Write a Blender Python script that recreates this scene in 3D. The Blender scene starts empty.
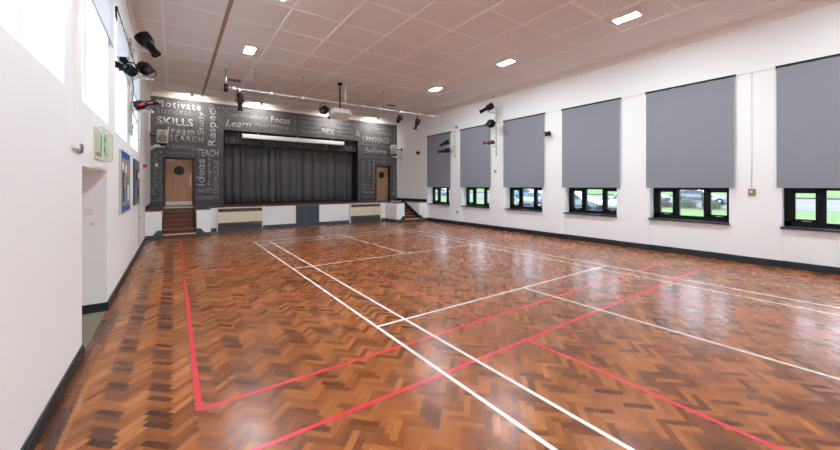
import bpy, bmesh, math, random
from mathutils import Vector, Matrix
random.seed(7)
SC = bpy.context.scene
COL = SC.collection
R = math.radians
PI = math.pi

# ------------------------------------------------------------------ materials
def new_mat(name):
    m = bpy.data.materials.new(name); m.use_nodes = True
    nt = m.node_tree
    return m, nt, nt.nodes.get('Principled BSDF')

def paint(name, col, rough=.5, metal=0., spec=.5, noise=0., nscale=4., bump=0., bscale=60., coat=0.):
    m, nt, p = new_mat(name)
    p.inputs['Base Color'].default_value = (*col, 1)
    p.inputs['Roughness'].default_value = rough
    p.inputs['Metallic'].default_value = metal
    p.inputs['Specular IOR Level'].default_value = spec
    p.inputs['Coat Weight'].default_value = coat
    tc = nt.nodes.new('ShaderNodeTexCoord')
    if noise:
        n = nt.nodes.new('ShaderNodeTexNoise'); n.inputs['Scale'].default_value = nscale; n.inputs['Detail'].default_value = 5
        nt.links.new(tc.outputs['Object'], n.inputs['Vector'])
        r = nt.nodes.new('ShaderNodeValToRGB')
        a = [max(0, c*(1-noise)) for c in col]; b = [min(1, c*(1+noise)) for c in col]
        r.color_ramp.elements[0].position = .3; r.color_ramp.elements[1].position = .7
        r.color_ramp.elements[0].color = (*a, 1); r.color_ramp.elements[1].color = (*b, 1)
        nt.links.new(n.outputs['Fac'], r.inputs['Fac']); nt.links.new(r.outputs['Color'], p.inputs['Base Color'])
    if bump:
        n2 = nt.nodes.new('ShaderNodeTexNoise'); n2.inputs['Scale'].default_value = bscale; n2.inputs['Detail'].default_value = 3
        nt.links.new(tc.outputs['Object'], n2.inputs['Vector'])
        b = nt.nodes.new('ShaderNodeBump'); b.inputs['Strength'].default_value = bump; b.inputs['Distance'].default_value = .01
        nt.links.new(n2.outputs['Fac'], b.inputs['Height']); nt.links.new(b.outputs['Normal'], p.inputs['Normal'])
    return m

def emit(name, col, strength):
    m, nt, p = new_mat(name)
    p.inputs['Base Color'].default_value = (.9, .9, .9, 1)
    p.inputs['Emission Color'].default_value = (*col, 1)
    p.inputs['Emission Strength'].default_value = strength
    return m

def wood(name, dark, light, axis='Z', rough=.4, scale=1.):
    m, nt, p = new_mat(name)
    tc = nt.nodes.new('ShaderNodeTexCoord'); mp = nt.nodes.new('ShaderNodeMapping')
    s = {'X': (1, 14, 14), 'Y': (14, 1, 14), 'Z': (14, 14, 1)}[axis]
    mp.inputs['Scale'].default_value = [q*scale for q in s]
    n = nt.nodes.new('ShaderNodeTexNoise'); n.inputs['Scale'].default_value = 2.; n.inputs['Detail'].default_value = 6; n.inputs['Distortion'].default_value = .6
    r = nt.nodes.new('ShaderNodeValToRGB'); r.color_ramp.elements[0].position = .3; r.color_ramp.elements[1].position = .72
    r.color_ramp.elements[0].color = (*dark, 1); r.color_ramp.elements[1].color = (*light, 1)
    nt.links.new(tc.outputs['Object'], mp.inputs['Vector']); nt.links.new(mp.outputs['Vector'], n.inputs['Vector'])
    nt.links.new(n.outputs['Fac'], r.inputs['Fac']); nt.links.new(r.outputs['Color'], p.inputs['Base Color'])
    p.inputs['Roughness'].default_value = rough
    return m

def parquet():
    m, nt, p = new_mat('parquet')
    N, L = nt.nodes, nt.links
    def val(x):
        return x
    def M(op, a, b=None, c=None):
        n = N.new('ShaderNodeMath'); n.operation = op
        for i, q in enumerate((a, b, c)):
            if q is None: continue
            if isinstance(q, (int, float)): n.inputs[i].default_value = q
            else: L.new(q, n.inputs[i])
        return n.outputs[0]
    g = N.new('ShaderNodeNewGeometry'); sx = N.new('ShaderNodeSeparateXYZ'); L.new(g.outputs['Position'], sx.inputs[0])
    X, Y = sx.outputs[0], sx.outputs[1]
    w, n = .0572, 4
    k0 = 1/(math.sqrt(2)*w)
    U = M('MULTIPLY', M('ADD', X, Y), k0); V = M('MULTIPLY', M('SUBTRACT', Y, X), k0)
    I, J = M('FLOOR', U), M('FLOOR', V)
    K = M('FLOORED_MODULO', M('SUBTRACT', I, J), 2*n)
    K = M('ROUND', K)
    hor = M('LESS_THAN', K, n-.5)
    ver = M('SUBTRACT', 1, hor)
    i0 = M('SUBTRACT', I, K); j0 = M('SUBTRACT', J, M('SUBTRACT', 2*n-1, K))
    def mix(a, b): return M('ADD', M('MULTIPLY', a, hor), M('MULTIPLY', b, ver))
    ida, idb = mix(i0, I), mix(J, j0)
    along = mix(M('SUBTRACT', U, i0), M('SUBTRACT', V, j0))
    across = mix(M('SUBTRACT', V, J), M('SUBTRACT', U, I))
    # straight border boards along the left wall
    bord = M('LESS_THAN', X, -.64); nb = M('SUBTRACT', 1, bord)
    bx = M('DIVIDE', X, .075); bi = M('FLOOR', bx); by = M('ADD', M('DIVIDE', Y, .7), M('MULTIPLY', bi, .37)); bj = M('FLOOR', by)
    def mixb(a, b): return M('ADD', M('MULTIPLY', a, nb), M('MULTIPLY', b, bord))
    ida, idb = mixb(ida, bi), mixb(idb, bj)
    ori = mixb(hor, 3.)
    along = mixb(along, M('MULTIPLY', M('SUBTRACT', by, bj), 4.)); across = mixb(across, M('SUBTRACT', bx, bi))
    cid = N.new('ShaderNodeCombineXYZ'); L.new(ida, cid.inputs[0]); L.new(idb, cid.inputs[1]); L.new(ori, cid.inputs[2])
    wn = N.new('ShaderNodeTexWhiteNoise'); wn.noise_dimensions = '3D'; L.new(cid.outputs[0], wn.inputs['Vector'])
    rnd = wn.outputs['Value']
    sc = N.new('ShaderNodeSeparateColor'); L.new(wn.outputs['Color'], sc.inputs[0])
    # grain
    cg = N.new('ShaderNodeCombineXYZ'); L.new(M('MULTIPLY', along, .5), cg.inputs[0]); L.new(M('MULTIPLY', across, 5.), cg.inputs[1]); L.new(M('MULTIPLY', rnd, 53.), cg.inputs[2])
    gn = N.new('ShaderNodeTexNoise'); gn.inputs['Scale'].default_value = 1.6; gn.inputs['Detail'].default_value = 4; L.new(cg.outputs[0], gn.inputs['Vector'])
    # big patches
    pn = N.new('ShaderNodeTexNoise'); pn.inputs['Scale'].default_value = .9; pn.inputs['Detail'].default_value = 2; L.new(g.outputs['Position'], pn.inputs['Vector'])
    t = M('ADD', M('ADD', M('MULTIPLY', rnd, .54), M('MULTIPLY', gn.outputs['Fac'], .50)), M('MULTIPLY', pn.outputs['Fac'], .30))
    t = M('SUBTRACT', t, .18)
    # herringbone sheen painted into colour: one block direction lighter, more so near left wall
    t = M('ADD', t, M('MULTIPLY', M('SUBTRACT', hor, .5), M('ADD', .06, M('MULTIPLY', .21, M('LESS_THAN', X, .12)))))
    rp = N.new('ShaderNodeValToRGB'); cr = rp.color_ramp
    cr.elements[0].position = .02; cr.elements[0].color = (.050, .017, .008, 1)
    cr.elements[1].position = 1.; cr.elements[1].color = (.56, .24, .075, 1)
    for pos, c in ((.22, (.125, .039, .013)), (.5, (.285, .087, .023)), (.78, (.43, .146, .039))):
        e = cr.elements.new(pos); e.color = (*c, 1)
    L.new(t, rp.inputs['Fac'])
    # joints
    def edge(q, hi, wd): 
        return M('MAXIMUM', M('LESS_THAN', q, wd), M('GREATER_THAN', q, hi-wd))
    jn = M('MAXIMUM', edge(across, 1., .022), edge(along, 4., .02))
    mx = N.new('ShaderNodeMix'); mx.data_type = 'RGBA'; mx.blend_type = 'MULTIPLY'
    L.new(M('MULTIPLY', jn, .38), mx.inputs['Factor']); L.new(rp.outputs['Color'], mx.inputs['A']); mx.inputs['B'].default_value = (.25, .2, .17, 1)
    L.new(mx.outputs['Result'], p.inputs['Base Color'])
    rr = M('ADD', .235, M('MULTIPLY', sc.outputs[1], .06))
    sn = N.new('ShaderNodeTexNoise'); sn.inputs['Scale'].default_value = 1.7; sn.inputs['Detail'].default_value = 4; L.new(g.outputs['Position'], sn.inputs['Vector'])
    rr = M('ADD', rr, M('MULTIPLY', M('SUBTRACT', sn.outputs['Fac'], .5), .12))
    L.new(rr, p.inputs['Roughness'])
    p.inputs['Specular IOR Level'].default_value = .36
    # every block lies at a slightly different tilt
    h = M('ADD', M('MULTIPLY', M('MULTIPLY', M('SUBTRACT', sc.outputs[0], .5), across), .22), M('MULTIPLY', gn.outputs['Fac'], .10))
    h = M('SUBTRACT', h, M('MULTIPLY', jn, .25))
    b = N.new('ShaderNodeBump'); b.inputs['Strength'].default_value = .09; b.inputs['Distance'].default_value = .002
    L.new(h, b.inputs['Height']); L.new(b.outputs['Normal'], p.inputs['Normal'])
    return m

def glass_mat(name, tint=(1, 1, 1), refl=.06):
    m = bpy.data.materials.new(name); m.use_nodes = True; nt = m.node_tree; nt.nodes.clear()
    o = nt.nodes.new('ShaderNodeOutputMaterial'); t = nt.nodes.new('ShaderNodeBsdfTransparent'); g = nt.nodes.new('ShaderNodeBsdfGlossy')
    t.inputs['Color'].default_value = (*tint, 1); g.inputs['Roughness'].default_value = .02
    x = nt.nodes.new('ShaderNodeMixShader'); x.inputs[0].default_value = refl
    nt.links.new(t.outputs[0], x.inputs[1]); nt.links.new(g.outputs[0], x.inputs[2]); nt.links.new(x.outputs[0], o.inputs[0])
    return m

def cloth_translucent(name, col, amount):
    m = bpy.data.materials.new(name); m.use_nodes = True; nt = m.node_tree; nt.nodes.clear()
    o = nt.nodes.new('ShaderNodeOutputMaterial'); d = nt.nodes.new('ShaderNodeBsdfDiffuse'); t = nt.nodes.new('ShaderNodeBsdfTranslucent')
    d.inputs['Color'].default_value = (*col, 1); t.inputs['Color'].default_value = (*col, 1)
    x = nt.nodes.new('ShaderNodeMixShader'); x.inputs[0].default_value = amount
    nt.links.new(d.outputs[0], x.inputs[1]); nt.links.new(t.outputs[0], x.inputs[2]); nt.links.new(x.outputs[0], o.inputs[0])
    return m

WHITE = paint('wall_white', (.90, .905, .91), .55, bump=.06, bscale=25)
WHITE2 = paint('wall_white_left', (.90, .90, .905), .55, bump=.06, bscale=25)
CEIL = paint('ceiling_panel', (.89, .855, .84), .8, bump=.15, bscale=90)
BATTEN = paint('ceiling_batten', (.985, .98, .97), .6)
BATTEN_D = paint('ceiling_batten_brown', (.42, .29, .235), .6)
CORN = paint('cornice', (.86, .80, .775), .6)
PICRAIL = paint('picture_rail', (.78, .64, .59), .5)
GREYBLUE = paint('grey_blue_gloss', (.050, .068, .090), .35)
SKIRT = paint('dark_skirting', (.013, .020, .026), .35)
MURAL = paint('mural_grey', (.092, .091, .097), .7, noise=.25, nscale=2.5)
LETTER = paint('mural_letter', (.24, .237, .245), .7, noise=.3, nscale=9)
LETTER_L = paint('mural_letter_pale', (.36, .355, .365), .7, noise=.3, nscale=9)
BLACK = paint('black_paint', (.008, .008, .009), .5)
BLACKM = paint('black_metal', (.006, .006, .0065), .5, 0., .3)
RED = paint('red_plastic', (.55, .03, .02), .4)
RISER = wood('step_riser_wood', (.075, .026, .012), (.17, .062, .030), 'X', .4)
STEEL = paint('brushed_steel', (.55, .54, .52), .35, .85)
CHROME = paint('grey_metal', (.45, .46, .48), .3, .9)
PLASTIC = paint('white_plastic', (.82, .81, .80), .4)
WPIPE = paint('white_pipe', (.80, .79, .78), .5)
GREYP = paint('grey_plastic', (.30, .31, .32), .4)
CREAM = paint('cream_enamel', (.76, .71, .52), .45)
OLIVE = paint('olive_grille', (.15, .135, .085), .55)
SPK = paint('beige_speaker', (.66, .62, .53), .5)
SPKG = paint('speaker_grille', (.33, .32, .30), .7, bump=.4, bscale=400)
BLIND = paint('grey_blind_fabric', (.262, .268, .312), .85, noise=.03, nscale=30, bump=.12, bscale=3.)
BLIND_L = cloth_translucent('pale_blind_fabric', (.80, .81, .86), .35)
CURT = paint('charcoal_velour', (.098, .096, .102), .85, noise=.2, nscale=20)
VAL = paint('black_velour', (.06, .058, .062), .85)
DARK = paint('backstage_black', (.01, .01, .01), .9)
DECK = wood('stage_boards', (.10, .040, .024), (.22, .09, .055), 'X', .3)
TREAD = wood('step_wood', (.20, .066, .028), (.44, .165, .075), 'X', .35)
OAK = wood('oak_veneer', (.40, .205, .105), (.56, .31, .17), 'Z', .45, .6)
REDL = paint('red_line_paint', (.72, .040, .062), .30)
REDW = paint('worn_red_line_paint', (.50, .052, .055), .35, noise=.25, nscale=6)
WHITEL = paint('white_line_paint', (.86, .84, .82), .30)
CARPET = paint('carpet', (.21, .18, .13), .95, noise=.25, nscale=30, bump=.5, bscale=250)
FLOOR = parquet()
FRAMEB = paint('black_window_frame', (.003, .004, .005), .4, 0, .22)
FRAMEW = paint('white_window_frame', (.84, .84, .84), .4)
SILL = paint('slate_sill', (.075, .088, .100), .25)
SILLD = paint('sill_edge', (.012, .014, .016), .4)
GLASS = glass_mat('window_glass', (.97, .985, .98), .05)
LAMPW = emit('lamp_diffuser', (.875, .985, 1.045), 128.)
GREEN = paint('exit_green', (.0, .50, .16), .4)
ACRYL = paint('pale_green_acrylic', (.74, .75, .62), .3)
BRONZE = paint('bronze_plate', (.30, .24, .12), .4, .5)
BLUEB = paint('board_blue', (.04, .13, .42), .5)
BOARDG = paint('board_grey_felt', (.27, .28, .27), .9, noise=.15, nscale=40)
BOARDD = paint('board_slate', (.17, .18, .21), .9, noise=.2, nscale=30)
PAPER = paint('paper', (.80, .80, .78), .7)
YEL = paint('yellow_card', (.75, .55, .08), .7); GRC = paint('green_card', (.12, .42, .15), .7); REDC = paint('red_card', (.60, .13, .10), .7); BLC = paint('black_card', (.02, .02, .025), .7)
GRASS = paint('lawn_grass', (.100, .210, .027), .9, noise=.35, nscale=3., bump=.4, bscale=30)
TARMAC = paint('pale_tarmac', (.165, .165, .175), .9, noise=.12, nscale=2)
KERB = paint('kerb_stone', (.10, .095, .095), .8)
ROADW = paint('road_paint', (.8, .8, .78), .7)
SHRUBM = paint('shrub_leaf', (.09, .12, .075), .8, noise=.4, nscale=6)
SHRUBM2 = paint('shrub_leaf_dark', (.09, .13, .075), .8, noise=.4, nscale=6)
BARK = paint('bark', (.10, .08, .06), .9)
SOIL = paint('bed_bark_mulch', (.12, .08, .06), .9, noise=.4, nscale=5)
TYRE = paint('tyre', (.012, .012, .013), .8)
ALLOY = paint('alloy', (.5, .5, .52), .3, .8)
CARGL = paint('car_glass', (.03, .04, .05), .08, 0, .8)

# ------------------------------------------------------------------ mesh builder
class MB:
    def __init__(s): s.v = []; s.f = []; s.mi = []; s.sm = []
    def add(s, vs, fs, mi=0, smooth=False):
        b = len(s.v); s.v += [tuple(q) for q in vs]
        for f in fs: s.f.append([b+i for i in f]); s.mi.append(mi); s.sm.append(smooth)
        return s
    def box(s, x0, x1, y0, y1, z0, z1, mi=0):
        v = [(x, y, z) for x in (x0, x1) for y in (y0, y1) for z in (z0, z1)]
        return s.add(v, [(0, 1, 3, 2), (4, 6, 7, 5), (0, 4, 5, 1), (2, 3, 7, 6), (0, 2, 6, 4), (1, 5, 7, 3)], mi)
    def bbox(s, x0, x1, y0, y1, z0, z1, bev=.01, mi=0, M=None, seg=2):
        bm = bmesh.new(); bmesh.ops.create_cube(bm, size=1)
        for q in bm.verts: q.co = Vector(((x0+x1)/2+q.co.x*(x1-x0), (y0+y1)/2+q.co.y*(y1-y0), (z0+z1)/2+q.co.z*(z1-z0)))
        bmesh.ops.bevel(bm, geom=list(bm.edges), offset=bev, segments=seg, affect='EDGES', profile=.5)
        if M: bmesh.ops.transform(bm, matrix=M, verts=bm.verts)
        bm.verts.index_update()
        s.add([q.co for q in bm.verts], [[q.index for q in f.verts] for f in bm.faces], mi); bm.free(); return s
    def obox(s, M, hx, hy, hz, mi=0):
        v = [M @ Vector((x, y, z)) for x in (-hx, hx) for y in (-hy, hy) for z in (-hz, hz)]
        return s.add(v, [(0, 1, 3, 2), (4, 6, 7, 5), (0, 4, 5, 1), (2, 3, 7, 6), (0, 2, 6, 4), (1, 5, 7, 3)], mi)
    def lathe(s, p0, p1, prof, n=16, mi=0, caps=True):
        """profile = [(t along p0->p1 in metres, radius)]"""
        p0, p1 = Vector(p0), Vector(p1); d = (p1-p0).normalized()
        a = d.orthogonal().normalized(); b = d.cross(a)
        vs = []
        for t, r in prof:
            for k in range(n):
                an = 2*PI*k/n; vs.append(p0+d*t+(a*math.cos(an)+b*math.sin(an))*r)
        fs = []
        for i in range(len(prof)-1):
            for k in range(n): fs.append((i*n+k, i*n+(k+1) % n, (i+1)*n+(k+1) % n, (i+1)*n+k))
        s.add(vs, fs, mi, True)
        if caps:
            base = len(s.v)-len(vs)
            s.f.append([base+k for k in reversed(range(n))]); s.mi.append(mi); s.sm.append(False)
            o = base+(len(prof)-1)*n
            s.f.append([o+k for k in range(n)]); s.mi.append(mi); s.sm.append(False)
        return s
    def cyl(s, p0, p1, r, n=14, mi=0, r1=None):
        l = (Vector(p1)-Vector(p0)).length
        return s.lathe(p0, p1, [(0, r), (l, r if r1 is None else r1)], n, mi)
    def tube(s, pts, r, n=8, mi=0):
        pts = [Vector(p) for p in pts]; vs = []
        up = Vector((0, 0, 1))
        for i, p in enumerate(pts):
            d = (pts[min(i+1, len(pts)-1)]-pts[max(i-1, 0)]).normalized()
            a = d.cross(up)
            if a.length < 1e-3: a = d.cross(Vector((1, 0, 0)))
            a.normalize(); b = d.cross(a)
            for k in range(n):
                an = 2*PI*k/n; vs.append(p+(a*math.cos(an)+b*math.sin(an))*r)
        fs = [(i*n+k, i*n+(k+1) % n, (i+1)*n+(k+1) % n, (i+1)*n+k) for i in range(len(pts)-1) for k in range(n)]
        s.add(vs, fs, mi, True); return s
    def prism(s, poly, axis, a, b, mi=0):
        """poly in the two remaining axes, extruded a..b along axis"""
        def P(p, t):
            return {'X': (t, p[0], p[1]), 'Y': (p[0], t, p[1]), 'Z': (p[0], p[1], t)}[axis]
        n = len(poly); vs = [P(p, a) for p in poly]+[P(p, b) for p in poly]
        fs = [list(range(n)), list(range(2*n-1, n-1, -1))]+[(i, i+n, (i+1) % n+n, (i+1) % n) for i in range(n)]
        return s.add(vs, fs, mi)
    def build(s, name, mats, parent=None, loc=None, bevel=0):
        me = bpy.data.meshes.new(name)
        off = Vector((0, 0, 0))
        if parent is not None:
            q = parent
            while q is not None: off += q.location; q = q.parent
        if loc is not None: off = Vector(loc)
        me.from_pydata([Vector(q)-off for q in s.v], [], s.f)
        if not isinstance(mats, (list, tuple)): mats = [mats]
        for m in mats: me.materials.append(m)
        for p, mi, sm in zip(me.polygons, s.mi, s.sm): p.material_index = mi; p.use_smooth = sm
        bm = bmesh.new(); bm.from_mesh(me); bmesh.ops.recalc_face_normals(bm, faces=bm.faces); bm.to_mesh(me); bm.free()
        me.update()
        o = bpy.data.objects.new(name, me); COL.objects.link(o)
        if parent is not None: o.parent = parent
        if loc is not None: o.location = loc
        if bevel:
            md = o.modifiers.new('bevel', 'BEVEL'); md.width = bevel; md.segments = 2; md.limit_method = 'ANGLE'
        return o

def tag(o, label=None, cat=None, group=None, kind=None):
    if label: o['label'] = label
    if cat: o['category'] = cat
    if group: o['group'] = group
    if kind: o['kind'] = kind
    return o
def thing(name, label, cat, loc, group=None, kind=None):
    o = bpy.data.objects.new(name, None); o.empty_display_size = .1; COL.objects.link(o); o.location = loc
    return tag(o, label, cat, group, kind)

# ------------------------------------------------------------------ dimensions
XL, XR = -.81, 11.10
YF, YM = -6.2, 18.0          # wall behind the camera, painted wall
ZC = 5.77
DK = 1.0                     # stage deck
YS, YB = 16.15, 14.95        # stage front, side block fronts
WY = [13.91-2.64*k for k in range(6)]            # right window bay centres
LW = [(2.60, 4.39), (5.12, 6.91), (7.65, 9.44), (10.15, 11.93)]   # left windows
LZ0, LZ1 = 2.745, 4.77
AL0, AL1, ALZ = 5.12, 6.79, 2.046                # alcove in the left wall

# ------------------------------------------------------------------ floor with its painted lines
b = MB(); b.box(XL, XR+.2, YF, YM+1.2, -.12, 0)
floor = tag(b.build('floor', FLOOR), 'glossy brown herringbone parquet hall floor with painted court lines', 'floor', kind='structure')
def line(x0, x1, y0, y1, col, lab, z):
    bb = MB(); bb.box(x0, x1, y0, y1, .0002, z)
    o = bb.build('white_line' if col == 'w' else 'red_line', {'w': WHITEL, 'r': REDL, 'v': REDW}[col], floor); o['label'] = lab
wl, rl = .04, .046
for x, nm, ya, yb in ((2.14, 'outer left side', -2.5, 12.42), (2.575, 'inner left side', -2.5, 12.42), (7.66, 'inner right side', -2.5, 12.42), (8.11, 'outer right side', -2.5, 12.42)):
    line(x-wl/2, x+wl/2, ya, yb, 'w', 'white %s line of the court' % nm, .0016)
for y, nm in ((3.97, 'near service'), (7.86, 'far service'), (11.70, 'second back'), (12.42, 'back')):
    line(2.14, 8.11, y-wl/2, y+wl/2, 'w', 'white %s line across the court' % nm, .0014)
line(5.10, 5.14, -2.5, 3.97, 'w', 'white near centre line', .0015); line(5.10, 5.14, 7.86, 12.42, 'w', 'white far centre line', .0015)
for x, nm in ((.165, 'left'), (9.95, 'right')):
    for ya, yb, q in ((-2.4, 2.6, 'near'), (3.33, 8.42, 'middle'), (9.15, 14.2, 'far')):
        line(x-rl/2, x+rl/2, ya, yb, 'r' if x < 1 else 'v', 'red %s side line of the %s court' % (nm, q), .0010)
for x in (3.42, 6.66):
    for ya, yb, q in ((-2.4, 2.6, 'near'), (3.33, 8.42, 'middle'), (9.15, 14.2, 'far')):
        line(x-rl/2, x+rl/2, ya, yb, 'r' if q == 'near' else 'v', 'thin red inner line of the %s court' % q, .0011)
for y, q in ((2.6, 'near court end'), (3.33, 'middle court end'), (8.42, 'middle court far end'), (9.15, 'far court end'), (14.2, 'far court back')):
    line(.165, 9.95, y-rl/2, y+rl/2, 'r' if y < 4 else 'v', 'red line across the %s' % q, .0012)
for xa, xb in ((.165, 3.42), (6.66, 9.95)):
    for y in (5.86, 11.67): line(xa, xb, y-rl/2, y+rl/2, 'v', 'short red cross line', .0012)
b = MB(); b.box(XL-.95, XL-.001, AL0, AL1, -.1, .002)
b.build('carpet', CARPET, floor)['label'] = 'grey brown carpet in the doorway recess'

# ------------------------------------------------------------------ right wall with six window bays
OH = .87                                        # half width of an opening
SZ, TZ = .92, 4.50                              # sill and head
b = MB()
X1 = 11.52
edges = [YM+1.2]
for c in WY: edges += [c+OH, c-OH]
edges.append(YF)
for i in range(0, len(edges), 2): b.box(XR, X1, edges[i+1], edges[i], 0, TZ)
for c in WY: b.box(XR+.03, X1, c-OH, c+OH, 0, SZ-.03)
b.box(XR, X1, YF, YM+1.2, TZ, ZC+.1)
tag(b.build('wall_right', WHITE), 'white right hall wall with six window bays', 'wall', kind='structure')
b = MB()
for i in range(0, len(edges), 2):
    if edges[i] > YB: edges[i] = YB
    b.box(XR-.022, XR+.03, edges[i+1]-(.022 if i < len(edges)-2 else 0), edges[i]+(.022 if i else 0), .0, .13); b.box(XR-.014, XR+.03, edges[i+1]-(.014 if i < len(edges)-2 else 0), edges[i]+(.014 if i else 0), .13, .16)
for c in WY: b.box(XR+.008, XR+.03, c-OH+.022, c+OH-.022, 0, .13); b.box(XR+.016, XR+.03, c-OH+.014, c+OH-.014, .13, .16)
tag(b.build('baseboard_right', SKIRT), 'dark blue-grey skirting board along the windowed wall', 'skirting board', kind='structure')
b = MB(); b.box(XR-.012, XR, YF, YM, 4.50, 4.522)
tag(b.build('trim_1', PICRAIL), 'thin pinkish picture rail line above the window heads', 'picture rail', kind='structure')

PLACE = ['nearest the stage', 'second from the stage', 'third from the stage', 'fourth from the stage', 'fifth from the stage', 'added unseen behind the camera']
SEEN = ['a pale strip of lawn', 'lawn and white paving', 'a parked blue car', 'silver cars parked close outside', 'shrubs and parked cars', 'lawn and an empty road']
def right_window(k, c):
    y0, y1 = c-OH, c+OH
    w = thing('window_%d' % (k+1), 'black framed hall window %s, its uncovered strip showing %s' % (PLACE[k], SEEN[k]), 'window', (11.42, c, SZ), kind='structure')
    xa, xb = 11.375, 11.45
    yf0 = y0-.075                                # frame sits behind the near reveal
    f = MB(); fw = .115
    f.box(xa, xb, yf0, y1, SZ, SZ+fw); f.box(xa, xb, yf0, y1, TZ-fw, TZ)
    f.box(xa, xb, yf0, yf0+fw, SZ, TZ); f.box(xa, xb, y1-fw, y1, SZ, TZ)
    m1, m2 = y0+.53, y1-.585
    for m in (m1, m2): f.box(xa, xb, m-.046, m+.046, SZ+fw, TZ-fw)
    f.box(xa, xb, yf0+fw, y1-fw, 1.735, 1.86)
    f.build('window_frame', FRAMEB, w)
    sash = MB()
    for a, d in ((yf0+fw, m1-.046), (m2+.046, y1-fw)):
        for z0, z1 in ((SZ+fw, 1.735),):
            q = .062
            sash.box(xa-.02, xb-.01, a, d, z0, z0+q); sash.box(xa-.02, xb-.01, a, d, z1-q, z1)
            sash.box(xa-.02, xb-.01, a, a+q, z0, z1); sash.box(xa-.02, xb-.01, d-q, d, z0, z1)
    s_ = sash.build('opening_sash', FRAMEB, w)
    h = MB()
    for a, d in ((yf0+fw, m1-.046), (m2+.046, y1-fw)):
        h.box(xa-.035, xa-.02, (a+d)/2-.09, (a+d)/2+.05, SZ+fw+.012, SZ+fw+.03)
    h.build('window_handle', GREYP, s_)['label'] = 'grey window handles'
    g = MB()
    g.box(11.415, 11.421, y0+.05, y1-.05, SZ+.05, TZ-.05)
    g.build('window_glass', GLASS, w)
    s = MB(); s.box(XR-.05, xa+.02, y0-.02, y1+.02, SZ-.012, SZ+.004); s.box(XR-.055, XR-.03, y0-.02, y1+.02, SZ-.035, SZ+.002, 1)
    s.box(XR-.03, 11.40, y0, y1, SZ-.035, SZ-.012, 1)
    s.build('window_sill', [SILL, SILLD], w)
for k, c in enumerate(WY): right_window(k, c)

def roller_blind(x, y0, y1, ztop, zbot, side, mat, lab, grp, tubemat, cham=True):
    t = thing('roller_blind', lab, 'blind', (x, (y0+y1)/2, ztop), grp)
    s = side                                    # +1: room lies towards -x
    f = MB()
    n = 24; vs = []; fs = []
    for i in range(n+1):
        y = y0+.012+(y1-y0-.024)*i/n
        for z in (zbot, ztop-.03):
            dx = .003*math.sin(i*1.3+(y0*7)) if z > zbot+.5 else 0
            vs += [(x-s*.002+dx, y, z), (x+s*.001+dx, y, z)]
    for i in range(n):
        a = i*4; e = a+4
        fs += [(a, e, e+2, a+2), (a+1, a+3, e+3, e+1), (a, a+1, e+1, e), (a+2, e+2, e+3, a+3)]
    fs += [(0, 2, 3, 1), (n*4, n*4+1, n*4+3, n*4+2)]
    f.add(vs, fs, 0, False)
    f.build('blind_fabric', mat, t)
    q = MB(); q.cyl((x+s*.028, y0, ztop-.01), (x+s*.028, y1, ztop-.01), .038, 14)
    for y in (y0, y1): q.box(x-.012, x+.06*s if s > 0 else x+.012, y-.004, y+.004, ztop-.05, ztop+.03) if s > 0 else q.box(x-.06, x+.012, y-.004, y+.004, ztop-.05, ztop+.03)
    q.build('roller_tube', tubemat, t)['label'] = 'dark roller tube and brackets'
    h = MB(); h.box(x-.006, x+.006, y0+.012, y1-.012, zbot-.012, zbot+.012)
    h.build('bottom_bar', mat if mat is BLIND else GREYP, t)
    if cham:
        c = MB(); c.tube([(x-s*.012, y0+.0, ztop-.02), (x-s*.012, y0-.005, zbot-.25), (x-s*.004, y0+.01, zbot-.27), (x+s*.004, y0+.0, ztop-.02)], .003, 5)
        c.build('pull_chain', PLASTIC, t)
    return t
for k, c in enumerate(WY):
    roller_blind(XR-.045, c-.99, c+.955, 4.52, 1.805, 1, BLIND, 'grey roller blind lowered over the window %s' % PLACE[k], 'grey roller blinds on the right wall', BLACK)

# ------------------------------------------------------------------ left wall with high windows and an alcove
b = MB()
XO = XL-.34
ys = [YF]+[q for w in LW for q in w]+[YM+1.2]
for i in range(0, len(ys), 2): b.box(XO, XL, ys[i], ys[i+1], LZ0, LZ1)
b.box(XO, XL, YF, YM+1.2, LZ1, ZC+.1)
b.box(XO, XL, YF, AL0, 0, LZ0); b.box(XO, XL, AL1, YM+1.2, 0, LZ0); b.box(XO, XL, AL0, AL1, ALZ, LZ0)
b.box(XL-1.1, XO, AL0-.1, AL0, 0, ALZ+.1); b.box(XL-1.1, XO, AL1, AL1+.1, 0, ALZ+.1); b.box(XL-1.1, XL-.95, AL0, AL1, 0, ALZ+.1); b.box(XL-.95, XO, AL0, AL1, ALZ, ALZ+.1)
b.box(XL-.001, XL+.035, 4.69, 4.80, 2.2, 5.3)    # shallow boxed riser on the pier
tag(b.build('wall_left', WHITE2), 'white left hall wall with high windows and a doorway recess', 'wall', kind='structure')
b = MB()
for ya, yb in ((YF, AL0), (AL1, YB)):
    b.box(XL, XL+.022, ya, yb, 0, .10); b.box(XL, XL+.014, ya, yb, .10, .125)
b.box(XL-.95, XL+.022, AL1-.022, AL1, .002, .10); b.box(XL-.95, XL+.014, AL1-.014, AL1, .10, .125)
tag(b.build('baseboard_left', SKIRT), 'dark skirting board along the left wall and into its recess', 'skirting board', kind='structure')
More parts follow.
